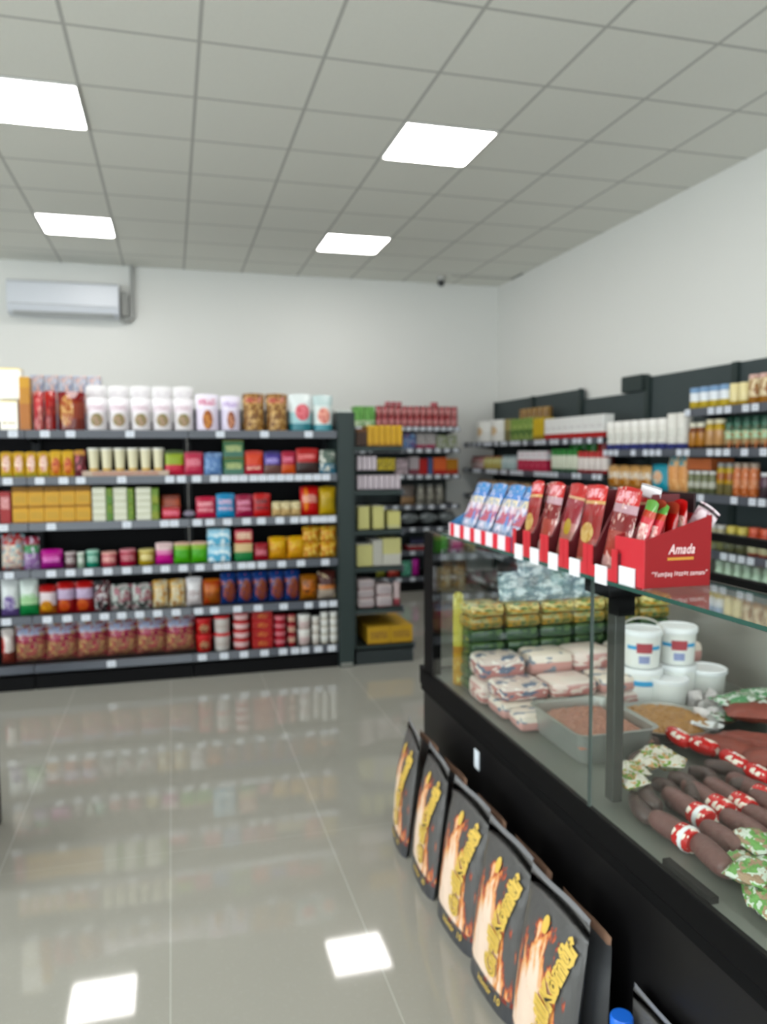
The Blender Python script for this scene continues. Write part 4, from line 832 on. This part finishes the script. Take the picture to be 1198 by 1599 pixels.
fm = pack([(0, 'a0b4b8'), (.5, 'b8c8cc')], spots=('dce6e8', 4, .5, '8ca0a6'), rough=.12, crinkle=.6)
for k, (x, y, zz, s_) in enumerate(((2.26, -.70, .963, 1.05), (2.40, -.71, .963, 1.15), (2.55, -.70, .963, 1.15), (2.70, -.71, .963, 1.1), (2.33, -.70, 1.04, 1), (2.50, -.71, 1.05, 1.05), (2.64, -.70, 1.05, 1))):
    m = M().pillow(.15*s_, .11, .08, seal=.1, flat=.1, lump=.25, rs=random.Random(k)); m.v = [(a, b_, c_) for a, b_, c_ in m.v]
    inside(m, 'foil_bag', fm, 'silvery blue foil bag atop the cheese stacks, %s one' % ORD[k], 'bag', (x, y, zz), (-.25, 0, .1*(k % 3-1)), 'foil bags atop the cheese stacks')
for k, (px, py, hh) in enumerate(((684, 1042, .19), (711, 1048, .15))):
    p = (2.055, -.60, DZ) if k == 0 else (2.09, -.645, DZ)
    inside(M().pillow(.04, .36 if k == 0 else .30, .02, seal=.05, flat=.2, lump=.05), 'yellow_packet', pack([(0, 'c89c34'), (.35, 'b88830'), (.42, 'c8c068'), (.9, 'bcb050')], spots=('e0d890', 5, .6), rough=.3), ('tall narrow yellow packet beside the corner post', 'second narrow yellow packet behind the end glass')[k], 'packet', p, (0, 0, -.6))  # the second one is a solid stand-in for the first one's mirror reflection
# metal tray with minced meat
tr = thing('metal_tray', 'rectangular steel tray of minced meat behind the glass joint', 'tray', (2.235, -1.265, DZ))
m = M(); a, b = .125, .155
m.prism([(-a*.86, 0), (a*.86, 0), (a, .08), (a+.012, .084), (a+.012, .081), (a*.88, -.003+.003)], -b, -b+.003, 'y')
def pan(a, b, h, r_=.03, n=5, wall=.003):
    def rr(a_, b_, rad, z):
        pts = []
        for cx, cy, s0 in ((a_-rad, b_-rad, 0), (-a_+rad, b_-rad, 90), (-a_+rad, -b_+rad, 180), (a_-rad, -b_+rad, 270)):
            for k in range(n+1): t_ = math.radians(s0+90*k/n); pts.append((cx+rad*math.cos(t_), cy+rad*math.sin(t_), z))
        return pts
    rings = [rr(a*.9, b*.92, r_*.8, 0), rr(a, b, r_, h), rr(a+.012, b+.012, r_*1.3, h+.001), rr(a+.012, b+.012, r_*1.3, h-.002), rr(a-wall, b-wall, r_, h-.002), rr(a*.9-wall, b*.92-wall, r_*.8, wall)]
    m = M(); N = len(rings[0])
    vs = [p for q in rings for p in q]; fs = [(i*N+k, i*N+(k+1) % N, (i+1)*N+(k+1) % N, (i+1)*N+k) for i in (0, 1, 2) for k in range(N)]
    fs = [(0*N+k, 0*N+(k+1) % N, 1*N+(k+1) % N, 1*N+k) for k in range(N)]+[(1*N+k, 1*N+(k+1) % N, 2*N+(k+1) % N, 2*N+k) for k in range(N)]+[(4*N+k, 5*N+k, 5*N+(k+1) % N, 4*N+(k+1) % N) for k in range(N)]+[(1*N+k, 4*N+k, 4*N+(k+1) % N, 1*N+(k+1) % N) for k in range(N)]
    fs += [list(range(N))[::-1], [5*N+k for k in range(N)]]
    return m.add(vs, fs)
pan(a, b, .088).build('pan', m_steel, tr, True)
def heap(a, b, z0, h, name, mat, seed, parent=None, nx=26, ny=30, round_=False, amp=.006):
    rs = random.Random(seed); m = M(); vs = []
    for j in range(ny+1):
        for i in range(nx+1):
            u, v = -1+2*i/nx, -1+2*j/ny
            if round_:
                k_ = max(abs(u), abs(v)) or 1; l_ = math.hypot(u, v) or 1; u, v = u*k_/l_, v*k_/l_
                e_ = 1-min(1, math.hypot(u, v))**2
            else: e_ = (1-u**4)*(1-v**4)
            vs.append((u*a, v*b, z0+h*e_**.6+rs.uniform(-amp, amp)*min(1, e_*4)))
    fs = [(j*(nx+1)+i, j*(nx+1)+i+1, (j+1)*(nx+1)+i+1, (j+1)*(nx+1)+i) for j in range(ny) for i in range(nx)]
    return m.add(vs, fs).build(name, mat, parent, True)
def meatmat(c1, c2, c3, sc=60):
    t = NT('food'); t.color(t.mix(t.noise(sc, 3, which='Object'), c1, t.mix(t.noise(sc*2.3, 2, which='Object', off=(3, 1, 2)), c2, c3))); t.rough(.45); t.bump(t.noise(sc*1.5, 3, which='Object'), .6, .01); return t.m
mm = heap(a-.006, b-.006, .045, .035, 'minced_meat', meatmat('7c4a3c', 'a06850', 'c89880'), 3); tag(mm, 'heap of reddish minced meat in the steel tray', 'food', kind='stuff'); mm.location = (2.235, -1.265, DZ)
# round dish with golden crumbly food
bp_ = at_z(1036, 1113, .69)
dish = thing('round_dish', 'wide round steel dish of golden food beside the inner post', 'dish', (bp_.x, bp_.y, DZ))
M().lathe([(.08, 0), (.115, .004), (.152, .045), (.160, .046), (.160, .043), (.150, .04), (.11, .007), (0, .007)], 36).build('dish', m_steel, dish, True)
hp = heap(.142, .142, .035, .022, 'golden_food', meatmat('8c5c24', 'b88440', 'd0a468', 50), 5, None, round_=True); hp.location = (bp_.x, bp_.y, DZ); tag(hp, 'golden brown crumbly food filling the round dish', 'food', kind='stuff')
# scoop, small white pieces
sp = at_z(1108, 1142, .66)
inside(M().lathe([(0, 0), (.025, .002), (.036, .014), (.038, .016), (.03, .010), (0, .006)], 20, sx=1.25).tube([(-.03, 0, .012), (-.085, .01, .03)], .006), 'serving_scoop', m_white, 'white plastic scoop resting beside the golden dish', 'scoop', (sp.x, sp.y, .665), (0, .1, .4))
# buckets of yoghurt
lab_b = pack([(0, 'e8e8e4'), (.86, 'e8e8e4')], pic=(.5, .5, .2, .15, '9c3c44', 'b05058'), print_=[(.45, .56, '3aa0cc'), (.2, .32, 'a8b0c8')], rough=.3)
def bucket(label, px, pyb, zb, r_, h_, lid=True, handle=False, mat=None, ring=None):
    p = at_z(px, pyb, zb); p.y += r_*.4
    t = thing('yoghurt_bucket', label, 'bucket', (p.x, p.y, zb), 0, 'white buckets in the counter')
    M().lathe([(r_*.84, 0), (r_*.86, .004), (r_*.97, h_*.93), (r_*.9, h_*.93), (r_*.80, h_*.3), (0, h_*.3)] if not lid else [(r_*.84, 0), (r_*.86, .004), (r_*.97, h_*.93)], 30).build('tub', mat or m_white, t, True)
    M().lathe([(r_*.97, h_*.84), (r_*1.03, h_*.85), (r_*1.03, h_*.97), (r_*.98, h_), (r_*.94, h_*.975), (0, h_*.97)] if lid else [(r_*.97, h_*.84), (r_*1.04, h_*.86), (r_*1.04, h_*.98), (r_*.99, h_), (r_*.93, h_*.95)], 30).build('lid' if lid else 'rim', m_white, t, True)
    if ring: M().lathe([(r_*.93, h_*.55), (r_*.955, h_*.56), (r_*.965, h_*.68), (r_*.93, h_*.69)], 30).build('blue_band', plain('blue_band', '2f9cd0', .4), t, True)
    if handle:
        M().tube([(r_*1.04*math.cos(q)*.82, -r_*1.04*math.cos(q)*.57, h_*.88+r_*.75*math.sin(q)) for q in [math.pi*k/16 for k in range(17)]], .0034, 6).build('handle', plain('bucket_handle', 'b4b0a8', .4), t, True)
    return t
lb = plain('white_food_plastic', 'e9eae6', .3)
bucket('lidded white bucket with raised handle, atop left lower bucket', 1009, 1041, .765, .068, .132, True, True, lb)
bucket('lidded white bucket without handle, atop right lower bucket', 1064, 1036, .765, .068, .132, True, False, lb)
q1 = bucket('lower left white bucket with blue band', 1012, 1092, DZ, .070, .134, True, False, lb, True)
q2 = bucket('lidded white bucket under the upper right bucket', 1064, 1092, DZ, .068, .134, True, False, lb)
for a_, b_ in zip([o for o in C.objects if o.get('category') == 'bucket'][:2], (q1, q2)): b_.location.x, b_.location.y = a_.location.x, a_.location.y
bucket('open lower white bucket in the middle', 1050, 1106, DZ, .066, .105, False, False, lb)
bucket('open lower white bucket on the right', 1110, 1094, DZ, .068, .115, False, False, lb)
for t_ in [o for o in C.objects if o.get('category') == 'bucket'][:2]:
    r_, h_ = .068, .132      # label wrapped on the side facing the aisle
    for nm, z0_, z1_, a0, a1, mt in (('blue_mark', .50, .60, -1.0, 1.0, plain('label_blue', '2f9cd0', .4)), ('red_mark', .42, .68, -.42, .42, plain('label_red', 'a83c48', .4)), ('blue_print', .14, .34, -.3, .3, plain('label_print', '8c96c0', .5))):
        ang = math.atan2(CY-t_.location.y, CX-t_.location.x)+.15
        vs = []; n_ = 12
        for k in range(n_+1):
            q = ang+(a0+(a1-a0)*k/n_)
            for zz in (z0_, z1_): rad = r_*(.86+(.11)*zz/.93)+.0012+(.0006 if nm == 'red_mark' else 0); vs.append((rad*math.cos(q), rad*math.sin(q), h_*zz))
        M().add(vs, [(2*k, 2*k+2, 2*k+3, 2*k+1) for k in range(n_)]).build(nm, mt, t_)
# white crumpled bags, vacuum slabs, meat, sausages
for k, (px, py) in enumerate(((1085, 1083), (1102, 1096), (1112, 1082), (1096, 1112), (1118, 1110))):
    p = at_z(px, py+8, .66)
    inside(M().pillow(.055, .06, .05, nx=7, nz=7, seal=.1, flat=.4, lump=.45, rs=random.Random(k)), 'white_bundle', plain('white_film_%d' % k, 'd8d2d2', .2), 'small crumpled white bundle by the buckets, %s from the left' % ORD[k], 'bundle', (p.x, p.y, DZ), (0, 0, .7*k), 'crumpled white bundles')
sl = pack([(0, '5c4038'), (.5, '6c5048'), (.8, '9cac98')], spots=('d0d8d0', 4, .52, '6c9c74'), rough=.15, crinkle=.4)
def lying(w, d, t, lump=.1, seed=1):
    m = M().pillow(w, d, t, nx=12, nz=12, seal=.05, flat=.1, lump=lump, rs=random.Random(seed)); m.v = [(a_, c_-d/2, b_+t/2) for a_, b_, c_ in m.v]; m.f = [f_[::-1] for f_ in m.f]; return m
for k, (px, py, zz) in enumerate(((1135, 1112, .665), (1188, 1105, .665), (1160, 1092, .71), (1198, 1085, .71))):
    p = at_z(px, py, zz); inside(lying(.19, .12, .055, .15, k), 'smoked_meat_pack', sl, 'green and white film pack of dark meat, %s from left by the buckets' % ORD[k], 'food pack', (p.x, p.y, zz-.03), (0, 0, .4-.2*k), 'film packs of dark meat')
rmeat = meatmat('6c2c20', '8c4030', 'a05040', 14)
for k, (px, py, w_, d_) in enumerate(((1128, 1168, .19, .10), (1176, 1162, .20, .10), (1222, 1190, .22, .11), (1185, 1130, .2, .1))):
    p = at_z(px, py, .665); inside(lying(w_, d_, .075, .12, k+9), 'smoked_meat', rmeat, 'red brown smoked meat slab, %s from left in the heap' % ORD[k], 'meat', (p.x, p.y, DZ+(.0 if k < 3 else .03)), (0, 0, -.8+.1*k), 'red brown smoked meat slabs')
dk = meatmat('3a2b28', '4a3834', '54403a', 18); sal = meatmat('5c3a36', '6c4640', '74504a', 22)
def link(label, pts, r_, mat, grp=None, name='sausage', cat='sausage'):
    P0 = Vector(pts[0]); q = [Vector(p)-P0 for p in pts]
    # smooth
    for _ in range(2):
        n_ = [q[0]]
        for i in range(len(q)-1): n_ += [q[i]*.75+q[i+1]*.25, q[i]*.25+q[i+1]*.75]
        q = n_+[q[-1]]
    N = len(q); rr = [r_*(max(.12, math.sin(math.pi*min(1, max(0, (i+.3)/(N-.4))))**.35)) for i in range(N)]
    o = M().tube(q, r_, 14, rr=rr).build(name, mat, None, True); o.location = P0; return tag(o, label, cat, grp)
def pz(px, py, z): v = at_z(px, py, z); return (v.x, v.y, v.z)
DL = [((985, 1190), (1010, 1178), (1040, 1172)), ((1005, 1225), (1012, 1250), (1030, 1262)), ((1018, 1222), (1050, 1230), (1048, 1258)), ((1045, 1212), (1080, 1222), (1085, 1250)), ((1075, 1205), (1110, 1210), (1120, 1238)), ((1100, 1195), (1140, 1200), (1165, 1215)), ((990, 1240), (1000, 1268), (1020, 1280)), ((1140, 1225), (1170, 1228), (1210, 1240)), ((985, 1165), (1005, 1160), (1030, 1160))]
for k, pts in enumerate(DL):
    link('dark brown bent sausage in the middle heap, %s from the far left' % ORD[k], [pz(x, y, DZ+.022+(.012 if k % 2 else 0)) for x, y in pts], .021, dk, 'dark bent sausages')
SL = [((1040, 1238), (1095, 1275)), ((1070, 1225), (1125, 1262)), ((1105, 1222), (1160, 1258)), ((1140, 1215), (1192, 1245)), ((1020, 1275), (1072, 1308)), ((1100, 1290), (1160, 1330)), ((1085, 1310), (1140, 1362)), ((1130, 1272), (1198, 1312)), ((1175, 1240), (1235, 1280)), ((1165, 1265), (1235, 1305))]
lblm = pack([(0, 'd01828')], spots=('f0e8dc', 2.6, .56), rough=.25)
for k, (a_, b_) in enumerate(SL):
    A_, B_ = Vector(pz(a_[0], a_[1], DZ+.03)), Vector(pz(b_[0], b_[1], DZ+.03))
    md = (A_+B_)/2
    o = link('reddish brown salami log, %s counted from the inner post' % ORD[k], [A_, md, B_], .026, sal, 'salami logs', 'salami', 'salami')
    if k < 5 or k == 8:
        d_ = (B_-A_)
        m = M().tube([d_*.84, d_*.98, d_*1.12, d_*1.24], .028, 14, rr=[.0275, .029, .028, .024])
        m.build('label_wrap', lblm, o, True)
        if k in (0, 4): M().tube([d_*1.02, d_*1.12], .03, 14, rr=[.0295, .0295]).build('white_tag', m_white, o, True)
LB = [((1045, 1142), (1075, 1160)), ((1080, 1158), (1120, 1172)), ((1130, 1178), (1165, 1200)), ((1168, 1200), (1200, 1218))]
for k, (a_, b_) in enumerate(LB):
    A_, B_ = Vector(pz(a_[0], a_[1], DZ+.05)), Vector(pz(b_[0], b_[1], DZ+.05))
    link('red and white wrapped sausage end above the dark sausages, %s from left' % ORD[k], [A_, (A_+B_)/2, B_], .024, lblm, 'red and white wrapped sausage ends', 'wrapped_sausage')
herb = pack([(0, 'c0c4a8'), (.4, 'd0ccc0')], spots=('7c9c50', 3, .56, 'c8a078'), rough=.2, crinkle=.4)
for k, (px, py, w_) in enumerate(((985, 1208, .08), (1010, 1195, .09), (1030, 1182, .09), (1048, 1196, .08), (988, 1225, .07))):
    p = at_z(px, py, .68); inside(lying(w_, .07, .05, .3, k), 'wrapped_cheese', herb, 'white and green wrapped piece near inner post, %s from left' % ORD[k], 'food pack', (p.x, p.y, DZ+.035), (0, .1, .8*k), 'white and green wrapped pieces')
for k, (px, py) in enumerate(((975, 1133), (990, 1150), (978, 1160))):
    p = at_z(px, py, .66); inside(lying(.09, .06, .03, .3, k+3), 'paper_wrap', plain('white_paper_%d' % k, 'ccc4c0', .4), 'crumpled white paper beside the golden dish, %s piece' % ORD[k], 'paper', (p.x, p.y, DZ), (0, 0, .6*k), 'crumpled white papers')
gm = pack([(0, '5c8c50'), (.4, '78a864')], spots=('d0d8cc', 3, .54, 'a89078'), rough=.15, crinkle=.4)
for k, (px, py) in enumerate(((1150, 1345), (1172, 1372), (1195, 1395), (1180, 1325), (1205, 1350), (1225, 1330), (1220, 1415), (1240, 1385))):
    p = at_z(px, py, .66); inside(lying(.10, .08, .05, .25, k+20), 'green_salad_pack', gm, 'green and white bagged pickle pack, %s from the salami' % ORD[k], 'food pack', (p.x, p.y, DZ+(.02 if k % 2 else 0)), (0, 0, .5*k), 'green and white pickle packs')

# ------------------------------------------------------------------ charcoal bags leaning on the counter
def flame_mat():
    t = NT('charcoal_bag_print'); g_ = t.gen(); gx, gz = g_.outputs[0], g_.outputs[2]
    n1 = t.noise(5, 3, stretch=(1.6, 1, .55)); n2 = t.noise(9, 4, .6, stretch=(1.5, 1, .45), off=(4, 0, 2))
    cen = t.math('ADD', .33, t.math('MULTIPLY', gz, .22))               # the flames lean to the right as they rise
    wid = t.math('SUBTRACT', .58, t.math('MULTIPLY', t.math('POWER', gz, 2.0), .72))
    dist = t.math('ABSOLUTE', t.math('SUBTRACT', t.math('ADD', gx, t.math('MULTIPLY', t.math('SUBTRACT', n1, .5), .55)), cen))
    heat = t.math('SUBTRACT', wid, dist)
    heat = t.math('ADD', t.math('MULTIPLY', heat, 3.6), t.math('MULTIPLY', t.math('SUBTRACT', n2, .54), 3.2))
    fire = t.ramp(heat, [(0, '504f4e'), (.05, '6c3428'), (.18, 'b85038'), (.36, 'd8924c'), (.56, 'e0b084'), (.95, 'e8cfba')], 'LINEAR')
    zone = t.math('MULTIPLY', t.math('GREATER_THAN', gz, .13), t.math('LESS_THAN', gz, .84))
    low = t.math('GREATER_THAN', t.noise(10, 2, stretch=(1.2, 1, 2)), .56)
    base = t.mix(t.math('MULTIPLY', low, t.math('LESS_THAN', gz, .3)), '504f4e', '7c2c20')
    base = t.mix(t.math('LESS_THAN', gz, .1), base, '3c3d40')
    t.color(t.mix(zone, base, fire)); t.rough(.38); t.bump(t.noise(6, 3), .25, .02); return t.m
m_flame = flame_mat(); m_bagback = plain('grey_bag_film', '3c3d3f', .35)
BW, BH, BD = .27, .455, .085
def bag_surface(u, v):
    q = v/.93
    if q >= 1: return 0
    t = min(1, (q+.35)**.5)*(1-q**3.2)**.62*max(0, 1-abs(u)**2.6)**.55
    return BD/2*t
def conform(vs, y_off):
    out = []
    for x, z in vs:
        u = max(-.98, min(.98, x/(BW/2))); out.append((x, -bag_surface(u, z/BH)-y_off, z))
    return out
def bag_text(s, size, cx, cz, ang, offset, y_off, shear=.15, sx=1.0):
    vs, fs = text_mesh(s, size, offset, shear)
    ca, sa = math.cos(ang), math.sin(ang); pts = [(cx+(v.x*sx)*ca-v.y*sa, cz+(v.x*sx)*sa+v.y*ca) for v in vs]
    return conform(pts, y_off), fs
def make_bag(label, loc, rz, lean, text=True):
    t = thing('charcoal_bag', label, 'bag', loc, 0, 'charcoal bags leaning on the counter')
    t.rotation_euler = (Matrix.Rotation(rz, 3, 'Z') @ Matrix.Rotation(lean, 3, 'X')).to_euler()
    m = M().pillow(BW, BH, BD, nx=16, nz=20, seal=.07, flat=.35, lump=.03, rs=random.Random(4))
    kid(t, m.build('bag_body', m_flame, t, True))
    s = M().pillow(BW*.985, .016, .003, nx=12, nz=3, seal=.3, flat=.3); s.v = [(x, y, z+BH*.972+.0025*math.sin(x*26)) for x, y, z in s.v]
    kid(t, s.build('top_seal', plain('seal_grey', '77787b', .25) if 'seal_grey' not in bpy.data.materials else bpy.data.materials['seal_grey'], t, True))
    if text:
        a, fs = bag_text('Grill', .076, .043, .145, math.radians(86), .0055, .008, sx=.85)
        b, fs2 = bag_text('Kömür', .064, .080, .300, math.radians(75), .0052, .008, sx=.95)
        m = M().add(a, fs).add(b, fs2); kid(t, m.build('yellow_lettering', m_yel, t))
        a, fs = bag_text('Grill', .076, .043, .145, math.radians(86), -.0028, .0095, sx=.85)
        b, fs2 = bag_text('Kömür', .064, .080, .300, math.radians(75), -.0024, .0095, sx=.95)
        m = M().add(a, fs).add(b, fs2); kid(t, m.build('dark_lettering', m_ink, t))
        a, fs = bag_text('kömür  10', .028, .03, .038, 0, .0006, .005)
        kid(t, M().add(a, fs).build('small_lettering', m_yel, t))
        e_ = []
        for k in range(25): q = 2*math.pi*k/24; e_.append((.0+.013*math.cos(q), .372+.022*math.sin(q)))
        m = M().add(conform(e_[:-1], .006), [list(range(24))]); kid(t, m.build('round_emblem', m_yel, t))
    return t
BY = [-.505, -.795, -1.115, -1.405, -1.69]
def kraft(label, loc, rz, lean, h=.42):
    t = thing('kraft_bag', label, 'bag', loc, 0, 'brown topped charcoal bags in the rear row')
    t.rotation_euler = (Matrix.Rotation(rz, 3, 'Z') @ Matrix.Rotation(lean, 3, 'X')).to_euler()
    m = M().pillow(.23, h, .06, nx=12, nz=14, seal=.07, flat=.35, lump=.05); m.build('bag_body', m_bagback, t, True)
    s = M().pillow(.225, .03, .008, nx=12, nz=3, seal=.2, flat=.3); s.v = [(x, y, z+h*.945+.003*math.sin(x*24)) for x, y, z in s.v]
    s.build('paper_top', m_kraft, t, True)
    return t
RZ = math.radians(-90)       # bag front (local -y) faces the aisle (world -x)
for k, y in enumerate(BY):
    kraft('brown topped grey bag behind the %s flame bag from the far end' % ORD[k], (1.948, y-.035, .002), RZ, math.radians(-1.5), .405)
for k, y in enumerate(BY):
    make_bag('black flame printed charcoal bag, %s from the far end' % ORD[k], (1.853, y, .0), RZ+math.radians((-8, -4, 3, 2, 3)[k]), math.radians(-7.0))
make_bag('low slumped charcoal bag behind the blue bottle cap', (1.978, -2.02, .0), RZ, math.radians(-1.5)).scale = (1, .55, .74)
# water bottle with a blue cap, only its top in view
bt = at_z(971, 1588, .285)
wb_ = thing('water_bottle', 'large water bottle with bright blue cap at the bottom edge', 'bottle', (bt.x, bt.y, 0))
M().lathe([(.046, 0), (.05, .01), (.05, .20), (.042, .235), (.022, .255), (.02, .262)], 28).build('bottle', plain('blue_bottle', '2a6cb8', .2), wb_, True)
M().lathe([(.0245, .256), (.025, .284), (.0225, .289), (0, .289)], 28).build('cap', plain('blue_cap', '1468d8', .35), wb_, True)
print('PRODUCTS', NPROD[0], 'TOP', len([o for o in C.objects if o.parent is None]), 'OBJ', len(C.objects))
